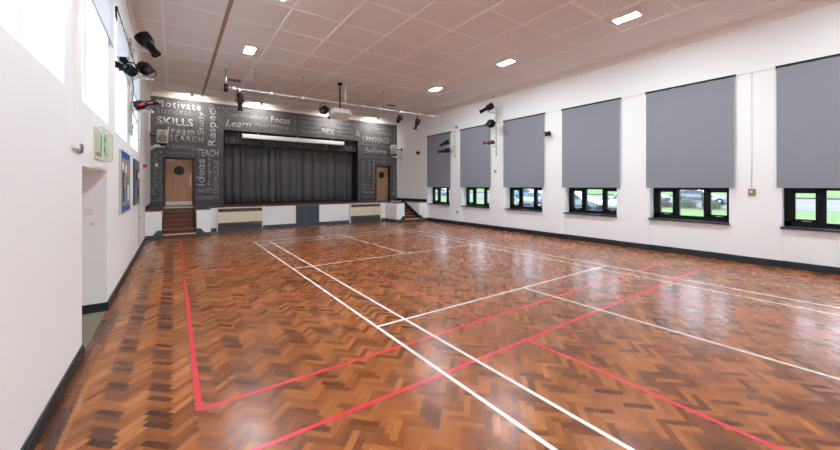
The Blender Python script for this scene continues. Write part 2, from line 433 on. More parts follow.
for k, (ya, yb) in enumerate(LW):
    w = thing('window_%d' % (7+k), 'high pale window in the left wall, number %s from the camera end' % ['one', 'two', 'three', 'four'][k], 'window', (XO+.06, (ya+yb)/2, LZ0), kind='structure')
    f = MB(); xa, xb = XO+.03, XO+.08; fw = .05
    f.box(xa, xb, ya, yb, LZ0, LZ0+fw); f.box(xa, xb, ya, yb, LZ1-fw, LZ1); f.box(xa, xb, ya, ya+fw, LZ0, LZ1); f.box(xa, xb, yb-fw, yb, LZ0, LZ1)
    f.build('window_frame', FRAMEW, w)
    g = MB(); g.box(XO+.052, XO+.058, ya+.03, yb-.03, LZ0+.03, LZ1-.03); g.build('window_glass', GLASS, w)
LB = ['rolled up at the window nearest the camera', 'half lowered at the window over the doorway recess', 'half lowered at the window above the notice boards', 'half lowered behind the black stage lamps']
for k, (ya, yb) in enumerate(LW):
    roller_blind(XL+.03, ya-.03, yb+.25 if k < 3 else yb+.05, 4.80, 3.995 if k else 4.62, -1, BLIND_L, 'pale translucent roller blind %s' % LB[k], 'pale roller blinds on the left wall', GREYP if False else BLACK, False)

# ------------------------------------------------------------------ wall behind the camera
b = MB(); b.box(XL-.4, XR+.4, YF-.2, YF, 0, ZC+.1)
tag(b.build('wall_front', WHITE), 'plain white wall at the end opposite the stage', 'wall', kind='structure')

# ------------------------------------------------------------------ ceiling
b = MB(); b.box(XL-.3, XR+.3, YF-.2, YM+1.4, ZC, ZC+.1)
for x in (-.22, .98, 2.14, 3.30, 4.50, 5.69, 6.88, 8.07, 9.27, 10.46):
    wd = .04 if x in (.98, 9.27) else .026
    m = 2 if x == .98 else 1
    b.box(x-wd, x+wd, YF, YM-.15, ZC-.018, ZC-.0005, m)
for k in range(-12, 9):
    y = 7.85+1.24*k
    if YF < y < YM-.3: b.box(XL+.12, 9.27 if k % 2 == 0 else 9.27, y-.022, y+.022, ZC-.012, ZC-.0005, 1)
for k in range(-3, 5):
    b.box(9.27, XR-.12, 7.85+2.48*k-.008, 7.85+2.48*k+.008, ZC-.006, ZC-.0005, 0)
tag(b.build('ceiling', [CEIL, BATTEN, BATTEN_D]), 'pinkish panelled ceiling with thin battens', 'ceiling', kind='structure')
b = MB()
prof = [(0, 0), (-.16, 0), (-.155, -.02), (-.11, -.035), (-.06, -.07), (-.03, -.12), (-.02, -.16), (0, -.165)]
b.prism([(XR+p[0], ZC+p[1]) for p in prof], 'Y', YF, YM)
tag(b.build('trim_2', CORN), 'moulded cornice above the windowed wall', 'cornice', kind='structure')
b = MB(); b.prism([(XL-p[0], ZC+p[1]) for p in prof], 'Y', YF, YM)
tag(b.build('trim_3', CORN), 'moulded cornice above the left wall', 'cornice', kind='structure')
b = MB(); b.prism([(YM+p[0]*1.4, ZC+p[1]*1.1) for p in prof], 'X', XL, XR); b.box(XL, XR, YM-.62, YM-.5, ZC-.03, ZC)
tag(b.build('trim_4', CORN), 'moulded cornice above the painted stage wall', 'cornice', kind='structure')

def ceiling_light(x, y, lab):
    t = thing('ceiling_light', lab, 'ceiling light', (x, y, ZC), 'bright ceiling panel lights')
    hx, hy = .13, .27
    b = MB(); b.box(x-hx, x+hx, y-hy, y+hy, ZC-.03, ZC-.002)
    for e in (-1, 1):
        b.box(x-hx, x+hx, y+e*(hy-.008)-.008, y+e*(hy-.008)+.008, ZC-.055, ZC-.03)
        b.box(x+e*(hx-.006)-.006, x+e*(hx-.006)+.006, y-hy+.016, y+hy-.016, ZC-.055, ZC-.03)
    b.build('light_housing', PLASTIC, t)
    d = MB(); d.box(x-hx+.013, x+hx-.013, y-hy+.017, y+hy-.017, ZC-.058, ZC-.031); d.build('diffuser', LAMPW, t)['label'] = 'glowing white diffuser'
for x, nm in ((1.75, 'left'), (8.5, 'right')):
    for y, q in ((-3.6, 'added unseen behind the camera'), (.10, 'second from the far end'), (3.70, 'nearest the camera'), (7.25, 'middle'), (10.85, 'nearest the stage')):  # rearmost row is out of view, added to brighten the stage front
        ceiling_light(x, y, 'bright ceiling light, %s, in the row beside the %s wall' % (q, 'windowed right' if nm == 'right' else 'left'))
for x, nm in ((1.80, 'left end of the lighting bar'), (8.48, 'right end of the lighting bar')):
    t = thing('ceiling_vent', 'small grey square ceiling vent above the %s' % nm, 'vent', (x, 14.3, ZC), 'ceiling vents')
    b = MB(); b.box(x-.24, x+.24, 14.12, 14.48, ZC-.03, ZC-.019); b.build('vent_frame', PLASTIC, t)
    b = MB()
    for i in range(7): b.obox(Matrix.Translation((x, 14.16+i*.047, ZC-.036)) @ Matrix.Rotation(R(35), 4, 'X'), .2, .02, .002)
    b.build('louvre', GREYP, t)

# ------------------------------------------------------------------ painted wall behind the stage
OX0, OX1, OZ = 1.82, 8.50, 4.43                 # curtain opening
DX = [(-.37, .70), (9.64, 10.62)]               # doors
DZ = 3.07
YT = YM+.30
b = MB()
b.box(XL, DX[0][0], YM, YT, DK, 5.58); b.box(DX[0][0], DX[0][1], YM, YT, DZ, 5.58)
b.box(DX[0][1], OX0, YM, YT, DK, 5.58); b.box(OX0, OX1, YM, YT, OZ, 5.58)
b.box(OX1, DX[1][0], YM, YT, DK, 5.58); b.box(DX[1][0], DX[1][1], YM, YT, DZ, 5.58); b.box(DX[1][1], XR, YM, YT, DK, 5.58)
b.box(XL, XR, YM+.02, YT, 5.58, ZC, 1); b.box(XL, XR, YM+.02, YT, 0, DK, 1)
wall_back = tag(b.build('wall_back', [MURAL, CORN]), 'dark grey stage wall painted with pale words', 'wall', kind='structure')
b = MB()
t_ = .05
b.box(OX0, OX0+.012, YM-.002, YM+.6, DK, OZ); b.box(OX1-.012, OX1, YM-.002, YM+.6, DK, OZ); b.box(OX0, OX1, YM-.002, YM+.6, OZ-.012, OZ)
b.build('opening_lining', BLACK, wall_back)['label'] = 'black lining of the curtain opening'
b = MB(); b.box(XL, XR, YM-.015, YM-.001, DK, DK+.12); b.box(XL, XR, YM-.006, YM-.001, 5.555, 5.58, 1)
for x in (DX[0], DX[1]): pass
bb = MB()
xs = [XL, DX[0][0], DX[0][1], OX0, OX1, DX[1][0], DX[1][1], XR]
for i in range(0, 8, 2): bb.box(xs[i], xs[i+1], YM-.015, YM-.001, DK, DK+.12)
bb.build('skirting', GREYBLUE, wall_back)
b = MB(); b.box(XL, XR, YM+1.15, YM+1.2, 0, ZC)
b.build('backstage_panel', DARK, wall_back)

WORDS = [('Motivate', -0.63, 0.95, 5.16, 5.48, 0, 1), ('SUCCESS', -0.59, 0.58, 4.9, 5.08, 0, 0), ('SKILLS', -0.61, 0.66, 4.42, 4.76, 0, 1), ('dream', -0.33, 0.69, 4.03, 4.37, 0, 0), ('RESEARCH', -0.54, 1.03, 3.76, 4.02, 0, 0), ('TRAINING', -0.41, 0.73, 3.41, 3.59, 0, 0), ('Partnership', -0.29, 0.68, 3.15, 3.34, 0, 0), ('TEACH', 0.8, 1.62, 3.15, 3.48, 0, 1), ('Study', 0.82, 1.13, 4.11, 5.12, 1, 0), ('Respect', 1.2, 1.62, 3.63, 5.47, 1, 1), ('Ideas', 0.77, 1.1, 1.85, 3.04, 1, 1), ('Progress', 1.19, 1.35, 1.9, 3.1, 1, 0), ('KNOWLEDGE', 1.41, 1.63, 1.51, 3.01, 1, 0), ('TARGETS', 0.77, 1.39, 1.55, 1.74, 0, 0), ('HONESTY', 0.77, 1.64, 1.24, 1.41, 0, 0), ('Patience', -0.78, -0.59, 1.48, 3.26, 1, 0), ('CONFIDENCE', -0.54, -0.44, 1.47, 3.35, 1, 0), ('CLUB', -0.79, -0.43, 1.23, 1.4, 0, 0), ('Presentation', 1.29, 2.92, 5.32, 5.51, 0, 0), ('Qualifications', 1.79, 3.72, 5.02, 5.27, 0, 0), ('Focus', 3.86, 4.76, 4.98, 5.3, 0, 1), ('Learn', 1.9, 2.95, 4.6, 4.92, 0, 2), ('Hand Writing', 3.12, 4.71, 4.66, 4.88, 0, 2), ('SCHOOL', 4.87, 5.06, 4.66, 5.47, 1, 0), ('Positivity', 5.25, 6.36, 5.29, 5.46, 0, 0), ('Perseverance', 5.28, 6.68, 5.07, 5.24, 0, 0), ('Thoughtful', 5.38, 6.36, 4.84, 4.97, 0, 0), ('Ambition', 5.31, 6.36, 4.6, 4.77, 0, 0), ('PRIDE', 6.41, 7.08, 4.63, 4.94, 0, 1), ('Excellence', 7.42, 8.38, 5.25, 5.41, 0, 0), ('Education', 7.11, 8.11, 4.99, 5.15, 0, 0), ('Happiness', 7.13, 8.19, 4.77, 4.92, 0, 0), ('Kindness', 7.31, 8.19, 4.56, 4.71, 0, 2), ('&', 8.34, 8.63, 4.66, 5.03, 0, 1), ('Discipline', 9.46, 10.68, 5.14, 5.3, 0, 0), ('UNION', 9.85, 10.72, 4.88, 5.09, 0, 1), ('LANGUAGE', 8.8, 10.54, 4.4, 4.73, 0, 0), ('Interest', 8.75, 9.72, 4.15, 4.33, 0, 0), ('Knowing', 9.96, 10.75, 4.1, 4.27, 0, 2), ('Believe', 8.94, 10.36, 3.76, 4.09, 0, 0), ('Leadership', 8.81, 10.54, 3.47, 3.64, 0, 0), ('Acceptance', 9.65, 10.5, 3.21, 3.39, 0, 0), ('Courage', 10.82, 11.0, 4.42, 5.43, 1, 0), ('Honesty', 8.75, 8.94, 2.09, 3.35, 1, 0), ('Talented', 9.07, 9.29, 2.21, 3.37, 1, 0), ('Passion', 9.39, 9.59, 1.63, 3.38, 1, 1), ('Drama', 8.75, 9.26, 1.88, 2.01, 0, 0), ('Music', 8.81, 9.33, 1.65, 1.79, 0, 0), ('Reading', 8.8, 9.52, 1.42, 1.57, 0, 1), ('Equality', 8.78, 9.56, 1.21, 1.35, 0, 0), ('Excellent', 10.78, 11.0, 1.31, 3.08, 1, 0)]
SPACED = {'Motivate', 'SUCCESS', 'dream', 'RESEARCH', 'TRAINING', 'Partnership'}
def text_mesh(txt, bold, shear=0., spacing=1.):
    cu = bpy.data.curves.new('lettering', 'FONT'); cu.body = txt; cu.size = 1; cu.resolution_u = 3
    cu.offset = bold; cu.shear = shear; cu.space_character = spacing
    o = bpy.data.objects.new('lettering', cu); COL.objects.link(o)
    dg = bpy.context.evaluated_depsgraph_get(); dg.update()
    me = bpy.data.meshes.new_from_object(o.evaluated_get(dg))
    bpy.data.objects.remove(o); bpy.data.curves.remove(cu)
    return me
def lettering(txt, x0, x1, z0, z1, up, style, mat, parent, y, lab):
    me = text_mesh(txt, .028 if style == 1 else .004, .3 if style == 2 else 0, 1.25 if txt in SPACED else 1.)
    xs = [v.co.x for v in me.vertices]; zs = [v.co.y for v in me.vertices]
    a0, a1, c0, c1 = min(xs), max(xs), min(zs), max(zs)
    for v in me.vertices:
        s, t = (v.co.x-a0)/(a1-a0), (v.co.y-c0)/(c1-c0)
        if up: v.co = (x1-t*(x1-x0), y, z0+s*(z1-z0))
        else: v.co = (x0+s*(x1-x0), y, z0+t*(z1-z0))
    bm = bmesh.new(); bm.from_mesh(me)
    bmesh.ops.remove_doubles(bm, verts=bm.verts, dist=1e-5)
    ret = bmesh.ops.extrude_face_region(bm, geom=list(bm.faces))
    for v in [q for q in ret['geom'] if isinstance(q, bmesh.types.BMVert)]: v.co.y += .003
    bmesh.ops.recalc_face_normals(bm, faces=bm.faces)
    off = parent.matrix_world.translation if False else Vector((0, 0, 0))
    q = parent
    while q is not None: off = off+q.location; q = q.parent
    for v in bm.verts: v.co -= off
    bm.to_mesh(me); bm.free(); me.materials.clear(); me.materials.append(mat); me.name = 'lettering'
    o = bpy.data.objects.new('lettering', me); COL.objects.link(o); o.parent = parent; o['label'] = lab
    return o
PALE = {'Motivate', 'SKILLS', 'TEACH', 'Respect', 'Study', 'Ideas', 'Focus', 'PRIDE', 'RESEARCH', 'Learn', 'Believe', 'LANGUAGE', 'HONESTY', 'TARGETS', 'Reading', 'KNOWLEDGE', 'dream', 'Progress'}
for (t, x0, x1, z0, z1, up, st) in WORDS:
    lettering(t, x0, x1, z0, z1, up, st, LETTER_L if t in PALE else LETTER, wall_back, YM-.0045, 'pale painted word reading %s' % ('an ampersand' if t == '&' else t))

def stage_door(n, x0, x1, lab, porthole):
    d = thing('door_%d' % n, lab, 'door', ((x0+x1)/2, YM+.23, DK), kind='structure')
    yl = YM+.20
    f = MB(); q = .045
    f.box(x0, x0+q, YM-.012, yl+.06, DK, DZ); f.box(x1-q, x1, YM-.012, yl+.06, DK, DZ); f.box(x0, x1, YM-.012, yl+.06, DZ-q, DZ)
    f.build('door_frame', BLACK, d)
    l = MB(); a, c = x0+q+.004, x1-q-.004; zt = DZ-q-.004
    l.bbox(a, c, yl, yl+.045, DK+.006, zt, .004); leaf = l.build('door_leaf', OAK, d); leaf['label'] = 'oak veneered door leaf'
    k = MB(); k.box(a+.01, c-.01, yl-.004, yl, DK+.012, DK+.19); k.build('kick_plate', STEEL, leaf)['label'] = 'steel kick plate'
    cx, cz = (a+c)/2, DK+1.52
    v = MB(); v.lathe((cx, yl-.012, cz), (cx, yl+.01, cz), [(0, .155), (.006, .19), (.022, .19)], 28, 0); 
    v.lathe((cx, yl-.0135, cz), (cx, yl-.010, cz), [(0, .150), (.003, .152)], 28, 1)
    o = v.build('vision_panel', [BLACK, paint('door_glass', (.010, .030, .014), .35, 0, .25)], leaf)
    p = MB(); p.box(c-.11, c-.04, yl-.004, yl, DK+.85, DK+1.35); p.build('push_plate', STEEL, leaf)['label'] = 'steel push plate'
    g = MB(); g.bbox(a+.04, a+.30, yl-.05, yl, zt-.09, zt-.03, .006); g.tube([(a+.2, yl-.055, zt-.03), (a+.42, yl-.10, zt-.02), (a+.2, yl-.02, zt+.01)], .008, 6)
    g.build('door_closer', STEEL, d)
stage_door(1, DX[0][0], DX[0][1], 'oak door with round dark window above the left stage steps', True)
stage_door(2, DX[1][0], DX[1][1], 'oak door with round dark window above the right stage steps', True)

# ------------------------------------------------------------------ stage
SL, SR = (-.36, .66), (9.68, 10.62)             # step bays
YTOP = 16.75
stage = thing('stage', 'raised white fronted stage with brown deck across the hall end', 'stage', (5.12, YS, 0), kind='structure')
spans = [(XL, SL[0], YB), (SL[0], SL[1], YTOP), (SL[1], 1.10, YB), (1.10, 9.20, YS), (9.20, SR[0], YB), (SR[0], SR[1], YTOP), (SR[1], XR, YB)]
b = MB(); d = MB()
for x0, x1, y in spans:
    b.box(x0, x1, y, YM+1.1, 0, DK-.03)
    d.box(x0-.0, x1+.0, y-.02, YM+1.1, DK-.03, DK)
b.build('stage_body', WHITE, stage); d.build('stage_deck', DECK, stage)['label'] = 'dark brown boarded deck'
k = MB(); H_ = .14
def cap(x0, x1, hi, y):
    """skirting on a block front that sweeps up beside the steps (hi = 'l' or 'r')"""
    n = 8; w = .16; r = .13; pts = []
    top = .30
    if hi == 'r':
        pts = [(x0, 0), (x1, 0), (x1, top), (x1-w+.04, top)]
        for i in range(n+1): a = PI/2*i/n; pts.append((x1-w+.04-r*math.sin(a)*1., H_+ (top-H_)*(1-math.sin(a))))
        pts.append((x0, H_))
    else:
        pts = [(x1, 0), (x0, 0), (x0, top), (x0+w-.04, top)]
        for i in range(n+1): a = PI/2*i/n; pts.append((x0+w-.04+r*math.sin(a), H_+(top-H_)*(1-math.sin(a))))
        pts.append((x1, H_))
    k.prism(pts, 'Y', y-.02, y)
cap(XL, SL[0], 'r', YB); cap(SL[1], 1.10, 'l', YB); cap(9.20, SR[0], 'r', YB); cap(SR[1], XR, 'l', YB)
for x0, x1 in ((1.10, 1.38), (3.12, 4.56), (5.58, 7.14), (8.92, 9.20)): k.box(x0, x1, YS-.02, YS, 0, H_)
k.box(9.18, 9.20, YB-.02, YS, 0, H_); k.box(1.10, 1.12, YB-.02, YS, 0, H_)
k.build('stage_skirting', GREYBLUE, stage)['label'] = 'blue-grey skirting with swept ends'
k = MB()
for (x0, x1) in (SL, SR):
    for x, s in ((x0, 1), (x1, -1)):
        a, c = (x, x+s*.02) if s > 0 else (x-.02, x)
        k.prism([(YB-.02, 0), (YB-.02, .30), (YTOP-.12, DK+.14), (YTOP, DK+.14), (YTOP, DK-.1), (YB+.25, 0)], 'X', a, c)
k.build('stringer', SKIRT, stage)['label'] = 'dark sloping stringer boards'
k = MB(); k.box(XR-.02, XR, YB, YM, DK, DK+.14); k.box(XL, XL+.02, YB, YM, DK, DK+.14)
k.build('deck_skirting', BLACK, stage)
for i, (x0, x1) in enumerate(((4.57, 5.065), (5.075, 5.57))):
    k = MB(); k.bbox(x0, x1, YS-.025, YS, .01, DK-.04, .004); o = k.build('cupboard_door', GREYBLUE, stage); o['label'] = 'blue-grey under-stage cupboard door'
    k = MB(); xx = x1-.05 if i == 0 else x0+.05; k.box(xx-.008, xx+.008, YS-.035, YS-.025, .5, .58); k.build('handle', BLACK, o)
k = MB(); k.box(4.53, 4.57, YS-.02, YS, 0, DK-.03); k.box(5.57, 5.61, YS-.02, YS, 0, DK-.03); k.build('cupboard_frame', GREYBLUE, stage)

def steps(x0, x1, lab):
    t = thing('stage_steps', lab, 'steps', ((x0+x1)/2, YB, 0), 'wooden steps up to the stage')
    n = 7; rz = DK/n; run = (YTOP-YB)/(n-1)
    for i in range(n-1):
        y = YB+run*i; z = rz*(i+1)
        k = MB(); k.box(x0+.021, x1-.021, y-.025, y+run, z-.028, z); s = k.build('tread', TREAD, t)
        if i == 0:
            q = MB(); q.box(x0+.021, x1-.021, y-.028, y+.03, z-.028, z+.003); q.build('nosing', PLASTIC, s)['label'] = 'white nosing strip on the bottom step'
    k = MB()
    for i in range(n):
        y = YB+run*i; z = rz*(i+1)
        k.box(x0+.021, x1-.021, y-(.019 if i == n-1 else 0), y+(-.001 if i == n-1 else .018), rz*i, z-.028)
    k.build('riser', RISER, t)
    q = MB(); q.box(x0+.021, x1-.021, YTOP-.04, YTOP+.03, DK-.028, DK+.003); q.build('landing_nosing', PLASTIC, t)['label'] = 'white nosing strip at the stage edge'
steps(SL[0], SL[1], 'dark brown wooden steps up to the stage on the side of the left wall')
steps(SR[0], SR[1], 'dark brown wooden steps up to the stage on the side of the windowed wall')

def heater(x0, x1, lab):
    y0 = YS-.13
    t = thing('convector_heater', lab, 'heater', ((x0+x1)/2, YS, 0), 'convector heaters under the stage front')
    k = MB(); k.box(x0, x0+.025, y0-.005, YS-.001, 0, .93); k.box(x1-.025, x1, y0-.005, YS-.001, 0, .93); k.box(x0, x1, y0-.005, YS-.001, .925, .95)
    k.build('heater_casing', PLASTIC, t)
    k = MB(); k.box(x0+.025, x1-.025, y0, YS-.001, 0, .22); k.build('plinth', GREYBLUE, t)['label'] = 'blue-grey plinth'
    for z0, z1, nm in ((.22, .345, 'lower_grille'), (.785, .925, 'upper_grille')):
        k = MB(); k.box(x0+.025, x1-.025, y0+.03, YS-.001, z0, z1)
        m = 5
        for i in range(m): k.obox(Matrix.Translation(((x0+x1)/2, y0+.018, z0+(z1-z0)*(i+.5)/m)) @ Matrix.Rotation(R(40), 4, 'X'), (x1-x0)/2-.03, .012, .003)
        k.build(nm, OLIVE, t)['label'] = 'olive louvred grille'
    k = MB(); k.bbox(x0+.028, x1-.028, y0-.006, YS-.002, .345, .785, .006); k.build('front_panel', CREAM, t)['label'] = 'cream enamelled front panel'
heater(1.40, 3.10, 'cream panelled convector heater on the stage front beside the left block')
heater(7.16, 8.88, 'cream panelled convector heater on the stage front beside the right block')

# ------------------------------------------------------------------ curtains
def curtain(x0, x1, y, z0, z1, amp, per, seed, mat, name, label, cat, group=None):
    rnd = random.Random(seed)
    n = int((x1-x0)/.02); cols = []
    ph = 0
    xs_ = [x0+(x1-x0)*i/n for i in range(n+1)]
    # irregular box-pleat folds
    knots = []; x = x0
    while x < x1+.5: knots.append((x, rnd.uniform(.4, 1.))); x += per*rnd.uniform(.45, 1.5)
    def f(x):
        for (a, ha), (c, hc) in zip(knots, knots[1:]):
            if a <= x <= c:
                t = (x-a)/(c-a); s = math.sin(PI*t)
                return -ha*s**.55
        return 0
    zs = [z0+(z1-z0)*i/8 for i in range(9)]
    base = [f(x) for x in xs_]
    vs = []; fs = []
    for j, z in enumerate(zs):
        s = .65+.35*(1-j/8)
        for i, x in enumerate(xs_):
            vs.append((x+.012*math.sin(3*z+x*5), y+amp*s*base[i]+.008*math.sin(x*17+z*1.2), z))
    m = n+1
    for j in range(8):
        for i in range(n): fs.append((j*m+i, j*m+i+1, (j+1)*m+i+1, (j+1)*m+i))
    b = MB(); b.add(vs, fs, 0, True)
    o = b.build(name, mat, loc=((x0+x1)/2, y, z0))
    md = o.modifiers.new('cloth', 'SOLIDIFY'); md.thickness = .008
    if label: tag(o, label, cat, group)
    return o
mid = 5.18
curtain(OX0+.03, mid+.05, YM+.68, DK+.03, 4.38, .27, .36, 3, CURT, 'stage_curtain', 'charcoal pleated stage curtain, half on the side of the left door', 'curtain', 'drawn stage curtains')
curtain(mid-.04, OX1-.03, YM+.76, DK+.03, 4.38, .27, .36, 5, CURT, 'stage_curtain', 'charcoal pleated stage curtain, half on the side of the right door', 'curtain', 'drawn stage curtains')
curtain(OX0+.02, OX1-.02, YM+.26, 3.80, 4.41, .10, .17, 9, VAL, 'curtain_valance', 'short black gathered valance across the top of the stage curtains', 'valance')

t = thing('projector_screen', 'long white rolled-up projection screen case under the top of the stage opening', 'screen', (5.1, YM+.1, 4.2))
k = MB(); k.bbox(2.62, 7.66, YM+.03, YM+.16, 4.12, 4.32, .03); k.build('screen_case', PLASTIC, t)
for x in (2.60, 7.655):
    k = MB(); k.box(x, x+.025, YM+.025, YM+.165, 4.11, 4.33); k.build('end_cap', PLASTIC, t)
for x in (3.3, 5.14, 7.0):
    k = MB(); k.box(x-.02, x+.02, YM+.07, YM+.12, 4.31, OZ-.013); k.build('hanging_bracket', STEEL, t)
k = MB(); k.box(2.7, 7.58, YM+.08, YM+.11, 4.105, 4.125); k.build('bottom_batten', GREYP, t)

# ------------------------------------------------------------------ small spots washing the painted wall
for i, (x, w_) in enumerate(((.60, 'above the left door'), (3.27, 'above the word Focus'), (6.90, 'behind the projector'), (9.35, 'above the right door'))):
    t = thing('ceiling_spotlight', 'small white ceiling spotlight washing the painted wall %s' % w_, 'spotlight', (x, 17.10, ZC), 'small spotlights above the painted wall')
    k = MB(); k.cyl((x, 17.10, ZC-.03), (x, 17.10, ZC), .05, 16); k.build('mounting_plate', PLASTIC, t)
    k = MB(); k.lathe((x, 17.10, ZC-.03), (x, 17.16, ZC-.22), [(0, .02), (.03, .055), (.17, .06)], 16, 0, True); k.build('spot_body', PLASTIC, t)
    l = bpy.data.lights.new('spot_beam', 'SPOT'); l.energy = 66; l.spot_size = R(165); l.spot_blend = 1.; l.shadow_soft_size = .06; l.color = (1, .95, .88)
    lo = bpy.data.objects.new('spot_beam', l); COL.objects.link(lo); lo.location = (x, 17.18, ZC-.24)
    lo.rotation_euler = Vector((0, .80, -.55)).to_track_quat('-Z', 'Y').to_euler()

# ------------------------------------------------------------------ stage lamps
def stage_lamp(pos, aim, length, rad, hook, lab, grp, stripe=None, barn=False, fat=1.35):
    """pos = pivot, aim = direction vector, hook = point on the bar the yoke hangs from or stands on"""
    t = thing('stage_lamp', lab, 'stage lamp', pos, grp)
    p = Vector(pos); d = Vector(aim).normalized(); L_ = length
    a = p-d*L_*.45
    k = MB(); k.lathe(a, p+d, [(0, rad*.6), (.02, rad*fat*.9), (.05, rad*fat), (L_*.40, rad*fat), (L_*.45, rad*fat*.92), (L_*.46, rad*.95), (L_*.60, rad*.95)], 20)
    for i in range(4):
        q = a+d*(.03+i*.035); k.lathe(q, q+d, [(0, rad*fat*1.07), (.012, rad*fat*1.07)], 20)
    k.build('lamp_body', BLACKM, t)
    k = MB(); q = a+d*L_*.55; k.lathe(q, q+d, [(0, rad*.80), (L_*.36, rad*.80), (L_*.37, rad*.98), (L_*.45, rad*.98), (L_*.45, rad*.82), (L_*.38, rad*.7)], 20)
    k.build('lens_tube', BLACKM, t)
    e = a+d*L_*.975
    k = MB(); k.lathe(e, e+d, [(0, rad*.60), (.008, rad*.5)], 18); k.build('lens', paint('lens_glass', (.05, .06, .07), .05, 0, .9), t)
    side = d.cross(Vector((0, 0, 1))).normalized(); h = Vector(hook)
    up = (h-p); up.normalize()
    w = rad*fat+.03
    k = MB(); hh = h-up*.05
    k.tube([p+side*w, p+side*w+up*((hh-p).length*.7), hh+side*w*.6, hh, hh-side*w*.6, p-side*w+up*((hh-p).length*.7), p-side*w], .012, 8)
    k.cyl(p+side*(w-.03), p+side*(w+.03), .02, 10); k.cyl(p-side*(w-.03), p-side*(w+.03), .02, 10)
    k.build('yoke', BLACKM, t)
    k = MB(); k.cyl(h-up*.06, h+up*.0, .02, 10); k.obox(Matrix.Translation(h), .03, .03, .035); k.build('clamp', CHROME, t)
    if stripe:
        M_ = Matrix.Translation(p) @ d.to_track_quat('Y', 'Z').to_matrix().to_4x4()
        for s in (-1, 1):
            k = MB(); k.obox(M_ @ Matrix.Translation((s*rad*fat*1.02, -L_*.15, 0)), .004, L_*.16, .022); k.obox(M_ @ Matrix.Translation((s*rad*1.02, L_*.26, 0)), .004, L_*.14, .018)
            k.build('stripe', RED, t)['label'] = 'red stripe along the lamp'
    if barn:
        k = MB(); M_ = Matrix.Translation(e) @ d.to_track_quat('Y', 'Z').to_matrix().to_4x4(); r_ = rad*1.
        for ang in range(4):
            Q = M_ @ Matrix.Rotation(PI/2*ang, 4, 'Y') @ Matrix.Translation((0, 0, r_)) @ Matrix.Rotation(R(25), 4, 'X') @ Matrix.Translation((0, .07, 0))
            k.obox(Q, r_*.9, .07, .003)
        k.build('barn_door', BLACKM, t)
    return t
def lamp_bracket(base, zs, reach, z0, z1, sgn, lab, boom=None):
    x, y = base
    t = thing('lamp_bracket', lab, 'lamp bracket', (x, y, z0))
    k = MB(); k.cyl((x+sgn*.03, y, z0), (x+sgn*.03, y, z1), .024, 12)
    k.build('upright_pole', WPIPE, t)
    for z in zs:
        k = MB(); k.cyl((x+sgn*.0, y, z), (x+sgn*reach, y, z), .022, 12); k.cyl((x, y, z), (x+sgn*.015, y, z), .06, 16); k.build('arm', WPIPE, t)
    if boom:
        k = MB(); k.tube([(x+sgn*.03, y, z1-.75), (x+sgn*.115, y-.12, z1-.90), (x+sgn*.115, boom, 4.13)], .016, 8); k.build('boom_arm', WPIPE, t)
    for q in (z0+.1, z1-.1):
        k = MB(); k.box(min(x, x+sgn*.05), max(x, x+sgn*.05), y-.05, y+.05, q-.02, q+.02); k.build('wall_clip', STEEL, t)
    k = MB(); n = 90; pts = []
    for i in range(n+1):
        tt = i/n; pts.append((x+sgn*(.065+.02*math.cos(tt*50)), y+.09*math.sin(tt*38)*(.4+.6*math.sin(tt*7)**2), z0+.15+(z1-z0-.4)*tt))
    k.tube(pts, .006, 6); k.build('coiled_cable', GREYP, t)['label'] = 'grey cable looped round the pole'
    return t
G1 = 'stage lamps on the left wall bracket'
lamp_bracket((XL, 9.80), (4.83, 4.23, 3.50), .43, 2.95, 5.05, 1, 'white lamp bracket with three arms on the left wall', 8.05)
stage_lamp((-.48, 9.75, 5.00), (.34, -.1, -.5), .52, .10, (-.44, 9.80, 4.87), 'black stage lamp aimed down, topmost on the left wall bracket', G1, fat=1.45)
stage_lamp((-.52, 9.72, 4.43), (.22, -.5, -.2), .34, .085, (-.44, 9.80, 4.26), 'black round stage lamp standing on the middle arm of the left wall bracket', G1, fat=1.5)
stage_lamp((-.55, 9.62, 3.62), (.5, .2, .24), .40, .072, (-.44, 9.80, 3.53), 'black stage lamp with red stripes on the lowest arm of the left wall bracket', G1, 'r', fat=1.3)
stage_lamp((-.665, 8.1, 3.93), (-.14, -.5, .02), .30, .065, (-.70, 8.12, 4.115), 'black stage lamp with open shutters turned to the left windows', G1, barn=True)
G2 = 'stage lamps on the right wall brackets'
lamp_bracket((XR, 9.98), (4.92, 4.24, 3.50), .52, 3.1, 5.2, -1, 'white lamp bracket with looped cable between the second and third blinds from the stage')
stage_lamp((10.58, 10.02, 5.08), (-.60, .55, -.42), .62, .085, (10.60, 9.98, 4.95), 'black stage lamp pointing stageward, topmost on the bracket between second and third blinds', G2, fat=1.5)
stage_lamp((10.58, 9.85, 4.42), (-.75, -.40, -.12), .40, .11, (10.60, 9.98, 4.27), 'squat black stage lamp, middle of the three between the second and third blinds', G2, fat=1.45)
stage_lamp((10.58, 9.90, 3.64), (-.45, .75, -.05), .46, .062, (10.60, 9.98, 3.52), 'dark stage lamp with red stripes, lowest of the three between the second and third blinds', G2, 'r', fat=1.25)
lamp_bracket((XR, 12.60), (3.76, 3.40), .52, 3.2, 4.55, -1, 'white lamp bracket with looped cable between the first and second blinds from the stage')
stage_lamp((10.50, 12.66, 3.90), (-.45, .6, -.35), .46, .075, (10.60, 12.60, 3.78), 'black stage lamp, upper of the pair between the first and second blinds', G2, fat=1.4)
stage_lamp((10.45, 12.62, 3.52), (-.55, .7, -.1), .56, .075, (10.60, 12.60, 3.42), 'long black stage lamp, lower of the pair between the first and second blinds', G2, fat=1.4)

